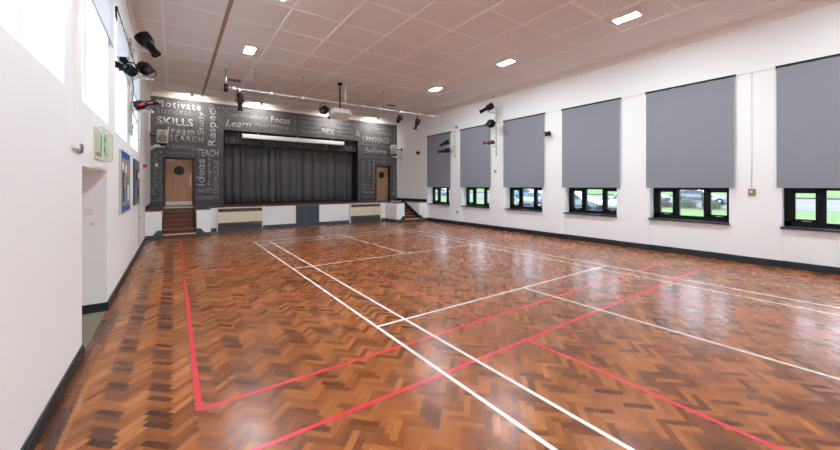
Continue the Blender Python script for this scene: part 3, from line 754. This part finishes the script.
# ------------------------------------------------------------------ lighting bar, its lamps, projector
BY = 12.5
def bz(x): return 4.985+.008*(x-1.3)
t = thing('lighting_bar', 'long white lighting bar hung on wires below the ceiling before the stage', 'lighting bar', (5.7, BY, 5.0))
k = MB(); k.cyl((1.30, BY, bz(1.3)), (10.15, BY, bz(10.15)), .017, 14); k.build('pipe', WPIPE, t)
for x in (2.16, 3.76, 5.95, 7.05, 8.6):
    k = MB(); k.cyl((x, BY, bz(x)), (x, BY, ZC-.01), .006, 6); k.cyl((x, BY, ZC-.05), (x, BY, ZC-.002), .025, 10); k.build('hanging_wire', GREYP, t)
for x in (1.56, 2.68, 3.76, 6.10, 6.90, 7.95, 8.9, 9.6):
    k = MB(); k.cyl((x-.05, BY, bz(x)), (x+.05, BY, bz(x)), .048, 12); k.build('pipe_coupler', PLASTIC, t)
k = MB(); k.cyl((1.33, BY, bz(1.3)-.1), (1.33, BY, ZC-.16), .036, 12); k.build('end_post', CHROME, t)['label'] = 'grey end post'
k = MB(); k.cyl((1.33, BY, bz(1.3)-.14), (1.33, BY, bz(1.3)+.1), .06, 14); k.build('end_clamp', BLACKM, t)
k = MB(); k.cyl((1.33, BY, ZC-.17), (1.33, BY, ZC-.005), .045, 12); k.build('post_cap', PLASTIC, t)
k = MB(); k.cyl((5.38, BY, bz(5.38)), (5.38, BY, ZC-.002), .03, 12); k.build('support_post', WPIPE, t)['label'] = 'white support post'
G3 = 'stage lamps on the ceiling bar'
stage_lamp((1.73, BY, 4.60), (.02, .05, -1), .56, .082, (1.73, BY, bz(1.73)-.03), 'black tube stage lamp hanging straight down at the left end of the bar', G3, fat=1.0)
stage_lamp((4.52, BY-.02, 4.66), (-.5, -.6, -.35), .34, .115, (4.58, BY, bz(4.6)-.03), 'round black stage lamp hanging beside the projector', G3, fat=1.25)
stage_lamp((7.83, BY, 4.72), (.1, .8, -.45), .34, .085, (7.83, BY, bz(7.83)-.03), 'small black stage lamp, nearer the projector of the two on the right of the bar', G3, fat=1.3)
stage_lamp((8.75, BY, 4.62), (-.28, .15, -.9), .50, .085, (8.80, BY, bz(8.8)-.03), 'black stage lamp tilted down towards the right end of the bar', G3, fat=1.3)

t = thing('projector', 'white ceiling projector hanging on a black pole', 'projector', (5.16, 12.45, 4.5))
Mp = Matrix.Translation((5.12, 12.45, 4.58)) @ Matrix.Rotation(R(8), 4, 'Z') @ Matrix.Rotation(R(-24), 4, 'X')
k = MB()
pl = [(-.40, -.10), (-.33, -.24), (.28, -.26), (.40, -.18), (.42, .16), (.34, .25), (-.30, .26), (-.40, .14)]
vs = []; 
for z, s in ((-.10, .95), (-.075, 1.), (.07, 1.), (.10, .93)):
    vs += [Mp @ Vector((x*s, y*s, z)) for x, y in pl]
fs = [list(reversed(range(8))), list(range(24, 32))]+[(r*8+i, r*8+(i+1) % 8, (r+1)*8+(i+1) % 8, (r+1)*8+i) for r in range(3) for i in range(8)]
k.add(vs, fs); k.build('projector_body', PLASTIC, t)
k = MB(); k.lathe(Mp @ Vector((-.28, .2, .0)), Mp @ Vector((-.28, .6, .0)), [(0, .075), (.12, .07), (.12, .055), (.10, .05)], 18); k.build('projector_lens', BLACKM, t)
k = MB(); 
for i in range(6): k.obox(Mp @ Matrix.Translation((-.395, -.03+i*.03, 0)), .01, .008, .05)
k.build('air_vent', GREYP, t)
k = MB(); k.cyl((5.13, 12.45, 4.72), (5.13, 12.45, ZC-.02), .028, 12); k.cyl((5.13, 12.45, ZC-.08), (5.13, 12.45, ZC-.002), .09, 18, 0, .09); k.build('pole', BLACKM, t)['label'] = 'black pole and ceiling plate'
k = MB(); k.obox(Mp @ Matrix.Translation((-.05, 0, .13)), .14, .12, .012); 
for x, y in ((-.18, -.1), (.08, -.1), (-.18, .1), (.08, .1)): k.cyl(Mp @ Vector((x, y, .09)), Mp @ Vector((x*.7, y*.7, .14)), .01, 6)
k.cyl(Mp @ Vector((-.02, 0, .13)), (5.13, 12.45, 4.80), .03, 10); k.build('mount_bracket', BLACKM, t)

# ------------------------------------------------------------------ speakers
def speaker(c, aim, lab, shelf, sx):
    t = thing('wall_speaker', lab, 'speaker', c, 'beige wall speakers beside the stage')
    d = Vector(aim).normalized(); M_ = Matrix.Translation(c) @ d.to_track_quat('-Y', 'Z').to_matrix().to_4x4()
    k = MB(); k.bbox(-.19, .19, -.15, .15, -.27, .27, .07, 0, M_, 3); k.build('speaker_case', SPK, t)
    k = MB(); k.lathe(M_ @ Vector((0, -.140, -.07)), M_ @ Vector((0, -.3, -.07)), [(0, .155), (.012, .155), (.018, .13), (.010, .04)], 26); k.build('woofer', SPKG, t)['label'] = 'grey round woofer grille'
    k = MB(); k.lathe(M_ @ Vector((0, -.145, .16)), M_ @ Vector((0, -.3, .16)), [(0, .055), (.01, .055), (.004, .02)], 18); k.build('tweeter', SPKG, t)
    k = MB(); k.obox(M_ @ Matrix.Translation((0, .12, -.30)), .12, .10, .06); k.tube([M_ @ Vector((0, .12, 0)), M_ @ Vector((0, .22, .0)), (sx, c[1], c[2]+.02)], .022, 8); k.obox(Matrix.Translation((sx, c[1], c[2]+.02)), .02, .06, .09)
    k.build('swivel_bracket', BLACKM, t)
    s = thing('bracket_shelf', 'small white shelf under the beige speaker on the %s' % shelf, 'shelf', (sx, c[1], c[2]-.42))
    a, b_ = sorted((sx, c[0]+(.06 if sx < c[0] else -.06)))
    k = MB(); k.box(a, b_, c[1]-.14, c[1]+.14, c[2]-.45, c[2]-.42); k.build('shelf_board', PLASTIC, s)
    k = MB(); xm = (a+b_)/2; k.bbox(xm-.10, xm+.10, c[1]-.09, c[1]+.09, c[2]-.42, c[2]-.35, .008); k.build('power_box', PLASTIC, s)
    k = MB(); k.prism([(sx, c[2]-.45), (sx, c[2]-.60), ((a+b_)/2, c[2]-.45)], 'Y', c[1]-.01, c[1]+.01); k.build('shelf_bracket', PLASTIC, s)
speaker((-.40, 17.45, 3.86), (.05, -1, -.12), 'beige box speaker with grey grille high beside the left stage door', 'left wall', XL)
speaker((10.56, 17.45, 4.02), (-.75, -.6, -.12), 'beige box speaker mounted high beside the right stage door', 'windowed wall', XR)

# ------------------------------------------------------------------ fittings on the left wall
t = thing('exit_sign', 'green emergency exit sign inside a pale clear guard above the recess', 'exit sign', (XL, 6.2, 2.2))
k = MB(); k.bbox(XL+.001, XL+.055, 5.82, 6.50, 2.25, 2.50, .008); k.build('sign_housing', PLASTIC, t)
k = MB(); k.box(XL+.0555, XL+.060, 5.84, 6.18, 2.275, 2.475); o = k.build('sign_face', GREEN, t); o['label'] = 'green exit sign face'
k = MB()
k.lathe((XL+.060, 5.95, 2.44), (XL+.2, 5.95, 2.44), [(0, .016), (.002, .016)], 12)
for p, q, r_ in (((5.955, 2.42), (5.97, 2.365), .014), ((5.97, 2.365), (5.94, 2.31), .011), ((5.97, 2.365), (6.01, 2.305), .011), ((5.957, 2.405), (5.91, 2.385), .008), ((5.96, 2.405), (6.0, 2.395), .008)):
    k.tube([(XL+.061, *p), (XL+.061, *q)], r_*.38, 6)
k.prism([(6.05, 2.39), (6.09, 2.39), (6.09, 2.42), (6.15, 2.375), (6.09, 2.33), (6.09, 2.36), (6.05, 2.36)], 'X', XL+.0595, XL+.063)
k.build('running_figure', PAPER, o)['label'] = 'white running figure and arrow'
k = MB(); x0, x1, y0, y1, z0, z1, w_ = XL, XL+.092, 5.77, 6.60, 2.18, 2.555, .012
for y in (y0, y1):
    for x in (x0+w_, x1): k.box(x-w_, x, y-w_/2, y+w_/2, z0, z1)
for z in (z0, z1):
    k.box(x1-w_, x1, y0, y1, z-w_/2, z+w_/2); k.box(x0, x0+w_, y0, y1, z-w_/2, z+w_/2)
    for y in (y0, y1): k.box(x0, x1, y-w_/2, y+w_/2, z-w_/2, z+w_/2)
k.build('guard_frame', ACRYL, t)['label'] = 'pale yellow-green edges of the guard'
k = MB(); k.box(x1-.006, x1-.004, y0, y1, z0, z1); k.box(x0, x1, y1-.004, y1-.002, z0, z1); k.box(x0, x1, y0+.002, y0+.004, z0, z1)
k.build('guard_pane', glass_mat('guard_acrylic', (.965, .98, .93), .04), t)

t = thing('wall_sensor', 'small grey box fixed to the left wall before the exit sign', 'sensor', (XL, 4.94, 2.215))
k = MB(); k.bbox(XL+.001, XL+.03, 4.86, 5.02, 2.17, 2.265, .008); k.build('sensor_case', GREYP, t)
k = MB(); k.box(XL+.03, XL+.034, 4.90, 4.98, 2.19, 2.245); k.build('sensor_window', CHROME, t)

def board(y0, y1, z0, z1, lab, felt, blue, seed):
    rnd = random.Random(seed)
    t = thing('notice_board', lab, 'notice board', (XL, (y0+y1)/2, z0), 'notice boards on the left wall')
    k = MB(); k.box(XL+.001, XL+.025, y0, y1, z0, z1); k.build('board_backing', felt, t)
    k = MB(); q = .012
    k.box(XL+.001, XL+.035, y0-q, y0, z0-q, z1+q); k.box(XL+.001, XL+.035, y1, y1+q, z0-q, z1+q); k.box(XL+.001, XL+.035, y0, y1, z0-q, z0); k.box(XL+.001, XL+.035, y0, y1, z1, z1+q)
    k.build('board_frame', GREYBLUE if blue is GREYBLUE else STEEL, t)
    if blue is BLUEB:
        for za, zb in ((z1-.12, z1), (z0, z0+.10)):
            k = MB(); k.box(XL+.025, XL+.028, y0, y1, za, zb); k.build('border_strip', BLUEB, t)['label'] = 'blue border strip'
    k = MB()
    for p in ((.50, .62, .62, .80, PAPER, 0), (.66, .82, .58, .78, REDC, 1), (.22, .36, .66, .86, PAPER, 0)): pass
    items = ((.48, .62, .66, .80, 1), (.70, .84, .66, .82, 2), (.20, .34, .16, .66, 4), (.36, .50, .40, .56, 3), (.54, .66, .20, .58, 5), (.72, .88, .18, .44, 0), (.12, .3, .70, .82, 0)) if blue is BLUEB else ((.2, .4, .2, .4, 5), (.5, .8, .18, .36, 4), (.25, .6, .55, .8, 4), (.66, .86, .6, .74, 0))
    for a, c, d_, e, mi in items:
        k.box(XL+.025, XL+.030, y0+(y1-y0)*a, y0+(y1-y0)*c, z0+(z1-z0)*d_, z0+(z1-z0)*e, mi)
    k.build('pinned_paper', [PAPER, PAPER, REDC, YEL, BLC, BLUEB], t)
board(8.12, 9.66, 1.35, 2.48, 'blue edged notice board with pinned papers, nearer the recess', BOARDG, BLUEB, 1)
board(10.70, 12.20, 1.39, 2.48, 'slate grey notice board beyond the blue edged one, nearer the stage', BOARDD, GREYBLUE, 2)

t = thing('fire_alarm', 'small red fire alarm sounder on the left wall beside the stage', 'fire alarm', (XL, 13.1, 2.44))
k = MB(); k.cyl((XL, 13.1, 2.44), (XL+.05, 13.1, 2.44), .075, 18); k.build('alarm_base', PLASTIC, t)
k = MB(); k.lathe((XL+.05, 13.1, 2.44), (XL+.2, 13.1, 2.44), [(0, .052), (.05, .052), (.075, .04), (.085, .015)], 18); k.build('alarm_dome', RED, t)
t = thing('light_switch', 'white light switch on the inner face of the doorway recess', 'switch', (XL-.2, AL1, 1.4))
k = MB(); k.bbox(XL-.23, XL-.14, AL1-.012, AL1, 1.42, 1.51, .003); k.build('switch_plate', PLASTIC, t)
k = MB(); k.box(XL-.205, XL-.175, AL1-.018, AL1-.012, 1.45, 1.48); k.build('rocker', PLASTIC, t)
t = thing('key_switch', 'small white key switch below the light switch in the recess', 'switch', (XL-.15, AL1, 1.28))
k = MB(); k.bbox(XL-.18, XL-.12, AL1-.014, AL1, 1.26, 1.31, .003); k.build('switch_plate', PLASTIC, t)
k = MB(); k.cyl((XL-.15, AL1-.02, 1.285), (XL-.15, AL1-.014, 1.285), .012, 10); k.build('key_barrel', CHROME, t)
t = thing('light_switch', 'white light switch on the dark painted wall left of the left stage door', 'switch', (-.60, YM, 2.72))
k = MB(); k.bbox(-.65, -.56, YM-.016, YM-.0002, 2.64, 2.80, .003); k.build('switch_plate', CREAM, t)
k = MB(); k.box(-.62, -.59, YM-.022, YM-.016, 2.69, 2.75); k.build('rocker', PLASTIC, t)
t = thing('wall_conduit', 'white cable pipe running up the left wall near the stage', 'conduit', (XL, 12.2, .2))
k = MB(); k.cyl((XL+.02, 12.2, .2), (XL+.02, 12.2, ZC-.17), .016, 10); k.build('pipe', WPIPE, t)
k = MB()
for z in (1.0, 2.0, 3.1, 4.2, 5.2): k.box(XL, XL+.045, 12.17, 12.23, z-.015, z+.015)
k.build('pipe_clip', STEEL, t)
t = thing('lamp_cable', 'thin dark cable drooping down the left wall from the stage lamps', 'cable', (XL, 10.2, 4.2))
k = MB(); pts = [(-.69, 8.35, 4.10), (-.66, 8.8, 3.80), (-.72, 9.3, 3.45), (-.67, 9.75, 3.25), (XL+.05, 10.0, 3.2), (XL+.03, 10.1, 2.95)]
def smooth(p, m=8):
    out = []; p = [Vector(q) for q in p]
    for i in range(len(p)-1):
        a, b_, c, d_ = p[max(i-1, 0)], p[i], p[i+1], p[min(i+2, len(p)-1)]
        for j in range(m):
            s = j/m; out.append(.5*((2*b_)+(c-a)*s+(2*a-5*b_+4*c-d_)*s*s+(3*b_-a-3*c+d_)*s**3))
    return out+[p[-1]]
k.tube(smooth(pts), .008, 6); k.build('cable', BLACK, t)

# ------------------------------------------------------------------ fittings on the right wall
def wall_camera(y, z, lab, aim):
    t = thing('security_camera', lab, 'security camera', (XR, y, z), 'black security cameras on the right wall')
    k = MB(); k.cyl((XR, y, z+.02), (XR-.03, y, z+.02), .06, 16); k.build('wall_mount', PLASTIC, t)
    k = MB(); k.tube([(XR-.02, y, z+.02), (XR-.10, y, z+.03), (XR-.14, y, z)], .018, 8); k.build('camera_arm', BLACKM, t)
    d = Vector(aim).normalized(); c = Vector((XR-.15, y, z)); M_ = Matrix.Translation(c) @ d.to_track_quat('Y', 'Z').to_matrix().to_4x4()
    k = MB(); k.bbox(-.07, .07, -.09, .09, -.065, .065, .025, 0, M_); k.obox(M_ @ Matrix.Translation((0, .02, .072)), .08, .11, .006); k.build('camera_body', BLACKM, t)
    k = MB(); k.lathe(M_ @ Vector((0, .09, 0)), M_ @ Vector((0, .3, 0)), [(0, .04), (.02, .042), (.02, .03), (.015, .01)], 16); k.build('camera_lens', BLACK, t)
wall_camera(15.55, 3.68, 'black security camera on the bare wall between the stage and the first blind', (-.5, -.4, -.25))
wall_camera(7.42, 3.72, 'black security camera on the pier between the third and fourth blinds from the stage', (-.55, .55, -.12))
t = thing('thermostat', 'small bronze control box at the foot of a wall pipe between the last two blinds', 'control box', (XR, 2.07, 1.69))
k = MB(); k.bbox(XR-.05, XR-.0005, 2.01, 2.13, 1.62, 1.77, .01); k.build('control_case', BRONZE, t)
k = MB(); k.cyl((XR-.056, 2.07, 1.70), (XR-.05, 2.07, 1.70), .03, 16); k.build('dial', CREAM, t)
k = MB(); k.cyl((XR-.010, 2.07, 1.77), (XR-.010, 2.07, 4.5), .008, 10); k.build('conduit', WPIPE, t)['label'] = 'white conduit rising to the picture rail'
for y, z, lab in ((12.46, .60, 'small grey wall socket between the first and second windows from the stage'), (10.04, 2.47, 'small grey wall plate under the lamp bracket of the second pier')):
    t = thing('wall_socket', lab, 'socket', (XR, y, z))
    k = MB(); k.bbox(XR-.03, XR-.0005, y-.05, y+.05, z-.06, z+.06, .006); k.build('socket_plate', GREYP, t)
    k = MB(); k.box(XR-.034, XR-.03, y-.02, y+.02, z-.02, z+.02); k.build('socket_cover', BLACK, t)
t = thing('cable_box', 'small dark junction box on the wall above the first pier from the stage', 'junction box', (XR, 12.5, 4.68))
k = MB(); k.bbox(XR-.06, XR-.0005, 12.44, 12.56, 4.63, 4.75, .01); k.build('box_body', GREYP, t)
k = MB(); k.box(XR-.066, XR-.06, 12.465, 12.535, 4.655, 4.725); k.build('box_lid', BLACK, t)

# ------------------------------------------------------------------ outside
b = MB(); b.box(X1+.02, 160, -90, 160, -.4, -.02)
tag(b.build('lawn', GRASS), 'bright green lawn outside the hall windows', 'lawn', kind='structure')
b = MB(); b.box(38.5, 75, -70, 140, -.03, .0); b.box(21.5, 27.6, 9.5, 17.5, -.03, .0)
b.box(50, 50.15, -40, 6.5, 0, .004, 1)
tag(b.build('car_park', [TARMAC, ROADW]), 'pale grey tarmac road and parking bay beyond the lawn', 'car park', kind='structure')
b = MB(); b.box(75, 75.4, -70, 140, -.03, .22)
tag(b.build('kerb', KERB), 'dark stone kerb along the far side of the road', 'kerb', kind='structure')
b = MB(); b.prism([(75.4, -.1), (150, -.1), (150, 6.5), (110, 2.6), (90, .75), (75.4, .12)], 'Y', -90, 160)
tag(b.build('grass_bank', GRASS), 'green grass bank rising beyond the road', 'grass bank', kind='structure')
b = MB(); b.prism([(34.5, 8.3), (38.3, 7.0), (38.3, 13.4), (34.8, 13.4)], 'Z', -.02, .01)
tag(b.build('flower_bed', SOIL), 'brown mulched planting bed at the edge of the lawn', 'flower bed', kind='structure')
def shrub(c, r, h, mat, lab, seed):
    rnd = random.Random(seed)
    t = thing('shrub', lab, 'shrub', c, 'shrubs in the planting bed')
    k = MB()
    for i in range(420):
        th = rnd.uniform(0, 2*PI); ph = math.acos(rnd.uniform(-.1, 1)); q = rnd.uniform(.75, 1.05)
        n = Vector((math.sin(ph)*math.cos(th), math.sin(ph)*math.sin(th), math.cos(ph)))
        p = Vector(c)+Vector((n.x*r*q, n.y*r*q, .05+n.z*h*q*.92))
        M_ = Matrix.Translation(p) @ n.to_track_quat('Z', 'Y').to_matrix().to_4x4() @ Matrix.Rotation(rnd.uniform(0, 6), 4, 'Z') @ Matrix.Rotation(rnd.uniform(-.9, .9), 4, 'X')
        s = rnd.uniform(.05, .09)
        k.add([M_ @ Vector(v) for v in ((-s, 0, 0), (0, -s*.45, .008), (s, 0, 0), (0, s*.45, .008))], [(0, 1, 2, 3)])
    bm = bmesh.new(); bmesh.ops.create_icosphere(bm, subdivisions=2, radius=1)
    k.add([(c[0]+v.co.x*r*.85, c[1]+v.co.y*r*.85, c[2]+max(v.co.z, 0)*h*.85) for v in bm.verts], [[v.index for v in f.verts] for f in bm.faces]); bm.free()
    k.build('foliage', mat, t)
    k = MB(); k.cyl((c[0], c[1], c[2]-.05), (c[0], c[1], c[2]+h*.4), .04, 8); k.build('stem', BARK, t)
shrub((36.2, 12.5, .0), .60, .60, SHRUBM, 'small grey-green shrub in the bed, nearest the parking bay', 1)
shrub((36.4, 10.95, .0), .78, .98, SHRUBM, 'wide grey-green shrub in the middle of the bed', 2)
shrub((36.3, 9.2, .0), .70, .75, SHRUBM2, 'dark green shrub at the road end of the bed', 3)
t = thing('sapling', 'thin bare trunked young tree between the shrubs', 'tree', (37.6, 10.1, 0))
k = MB(); k.tube([(37.6, 10.1, -.05), (37.62, 10.2, 1.), (37.55, 10.4, 2.4), (37.6, 10.45, 3.4)], .06, 8)
for i in range(9): 
    z = 1.8+i*.2; a = i*2.4; k.tube([(37.58, 10.4, z), (37.58+.5*math.cos(a), 10.4+.5*math.sin(a), z+.5)], .02, 5)
k.build('trunk', BARK, t)
rnd = random.Random(4); k = MB()
for i in range(260):
    n = Vector((rnd.gauss(0, .38), rnd.gauss(0, .38), rnd.gauss(0, .42))); p = Vector((37.6, 10.4, 3.0))+n; s = .09
    M_ = Matrix.Translation(p) @ Matrix.Rotation(rnd.uniform(0, 6), 4, 'Z') @ Matrix.Rotation(rnd.uniform(-1.2, 1.2), 4, 'X')
    k.add([M_ @ Vector(v) for v in ((-s, 0, 0), (0, -s*.5, .01), (s, 0, 0), (0, s*.5, .01))], [(0, 1, 2, 3)])
k.build('foliage', SHRUBM, t)

CARP = {n: paint('car_'+n, c, .25, .2, .6, coat=.6) for n, c in dict(silver=(.17, .20, .235), white=(.36, .38, .40), blue=(.03, .16, .34), grey=(.18, .20, .23), black=(.03, .035, .04), navy=(.06, .10, .17)).items()}
def car(c, rot, col, lab):
    t = thing('car', lab, 'car', (c[0], c[1], 0), 'cars parked outside the windows')
    M_ = Matrix.Translation((c[0], c[1], 0)) @ Matrix.Rotation(rot, 4, 'Z')
    # stations: x, sill z, belt z, half width, roof z, roof half width
    S = [(-2.08, .34, .58, .66, .60, .62), (-1.98, .24, .70, .78, .72, .70), (-1.55, .20, .84, .85, .87, .74), (-.95, .19, .93, .87, .97, .76), (-.35, .19, .96, .88, 1.34, .63), (.05, .19, .97, .88, 1.46, .60), (.80, .19, .98, .88, 1.47, .60), (1.45, .20, .99, .87, 1.36, .60), (1.86, .22, .98, .84, 1.04, .68), (2.02, .26, .84, .78, .88, .70), (2.06, .36, .60, .70, .66, .64)]
    def ring(s):
        x, z0, zb, hw, zr, rw = s
        return [(x, -hw*.92, z0), (x, -hw, (z0+zb)*.5), (x, -hw*.97, zb), (x, -rw, zr), (x, rw, zr), (x, hw*.97, zb), (x, hw, (z0+zb)*.5), (x, hw*.92, z0)]
    rings = [[M_ @ Vector(q) for q in ring(s)] for s in S]
    k = MB(); g = MB()
    vs = [q for r in rings for q in r]
    for i in range(len(S)-1):
        for j in range(8):
            f = (i*8+j, i*8+(j+1) % 8, (i+1)*8+(j+1) % 8, (i+1)*8+j)
            cab = 3 <= i <= 7 and (j in (2, 4)) or (i in (3, 7) and j == 3)
            if cab:
                quad = [vs[q] for q in f]; cen = sum(quad, Vector())/4
                inner = [cen+(q-cen)*.90 for q in quad]
                for a in range(4): k.add([quad[a], quad[(a+1) % 4], inner[(a+1) % 4], inner[a]], [(0, 1, 2, 3)])
                g.add(inner, [(0, 1, 2, 3)])
            else: k.add([vs[q] for q in f], [(0, 1, 2, 3)], 0, True)
    k.add(rings[0], [list(range(8))]); k.add(rings[-1], [list(range(8))])
    bo = k.build('car_body', CARP[col], t); g.build('car_window', CARGL, t)
    for x in (-1.35, 1.28):
        for s in (-1, 1):
            k = MB(); p0 = M_ @ Vector((x, s*.70, .315)); p1 = M_ @ Vector((x, s*.895, .315))
            k.lathe(p0, p1, [(0, .30), (.02, .315), (.17, .315), (.195, .295), (.195, .2)], 22); 
            w = k.build('wheel', TYRE, t)
            k = MB(); k.lathe(M_ @ Vector((x, s*.88, .315)), p1, [(0, .19), (.012, .2), (.02, .05)], 16); k.build('wheel_rim', ALLOY, w)['label'] = 'silver wheel rim'
    for s in (-1, 1):
        k = MB(); k.obox(M_ @ Matrix.Translation((-1.97, s*.60, .66)) @ Matrix.Rotation(-.3*s, 4, 'Z'), .06, .15, .06); k.build('headlight', PLASTIC, t)
        k = MB(); k.obox(M_ @ Matrix.Translation((1.99, s*.62, .80)), .04, .10, .09); k.build('tail_light', RED, t)
    k = MB(); k.obox(M_ @ Matrix.Translation((-2.05, 0, .42)), .05, .5, .06); k.build('front_grille', BLACK, t)
    for s in (-1, 1):
        k = MB(); k.obox(M_ @ Matrix.Translation((-.55, s*.97, 1.0)), .05, .08, .06); k.build('wing_mirror', CARP[col], t)
car((24.9, 17.9), R(8), 'silver', 'silver car at the stage end of the near parking bay')
car((23.9, 13.9), R(86), 'silver', 'silver hatchback parked side-on in the middle of the near parking bay')
car((24.5, 10.6), R(6), 'white', 'white car parked nose-in at the shrub end of the near parking bay')
car((46.0, 17.6), R(80), 'grey', 'grey car parked on the road behind the smallest shrub')
car((50.5, 14.0), R(88), 'silver', 'silver car parked on the road behind the sapling')
car((46.0, 9.5), R(-88), 'white', 'white car on the road past the dark shrub')
car((44.0, 33.0), R(95), 'blue', 'bright blue car parked on the road beyond the third window')
car((45.5, 39.5), R(85), 'navy', 'dark blue car parked on the road beyond the second window')
car((45.5, 55.0), R(92), 'grey', 'grey car parked farthest along the road')

# ------------------------------------------------------------------ sky, camera, view
w = bpy.data.worlds.new('World'); SC.world = w; w.use_nodes = True; nt = w.node_tree; nt.nodes.clear()
o = nt.nodes.new('ShaderNodeOutputWorld'); bg = nt.nodes.new('ShaderNodeBackground'); sky = nt.nodes.new('ShaderNodeTexSky')
sky.sky_type = 'NISHITA'; sky.sun_elevation = R(42); sky.sun_rotation = R(90); sky.sun_disc = False; sky.dust_density = 1.0; sky.air_density = 1.; sky.ozone_density = 1.
mx = nt.nodes.new('ShaderNodeMix'); mx.data_type = 'RGBA'; mx.inputs['Factor'].default_value = .4
mx.inputs['B'].default_value = (5.0, 5.3, 5.7, 1)
nt.links.new(sky.outputs[0], mx.inputs['A']); nt.links.new(mx.outputs['Result'], bg.inputs['Color'])
bg.inputs['Strength'].default_value = .47
nt.links.new(bg.outputs[0], o.inputs[0])

cd = bpy.data.cameras.new('camera'); cam = bpy.data.objects.new('camera', cd); COL.objects.link(cam)
cam.location = (0, 0, 1.82); cam.rotation_euler = (R(90), 0, R(-35.49))
cd.sensor_width = 36; cd.sensor_fit = 'HORIZONTAL'; cd.lens = 36*344.3/840; cd.shift_y = -38.3/840; cd.clip_start = .05; cd.clip_end = 400
SC.camera = cam
SC.view_settings.view_transform = 'Standard'; SC.view_settings.look = 'None'; SC.view_settings.exposure = 1.02; SC.view_settings.gamma = 1.
SC.view_settings.use_curve_mapping = False
SC.cycles.max_bounces = 12; SC.cycles.diffuse_bounces = 8; SC.cycles.sample_clamp_indirect = 6.
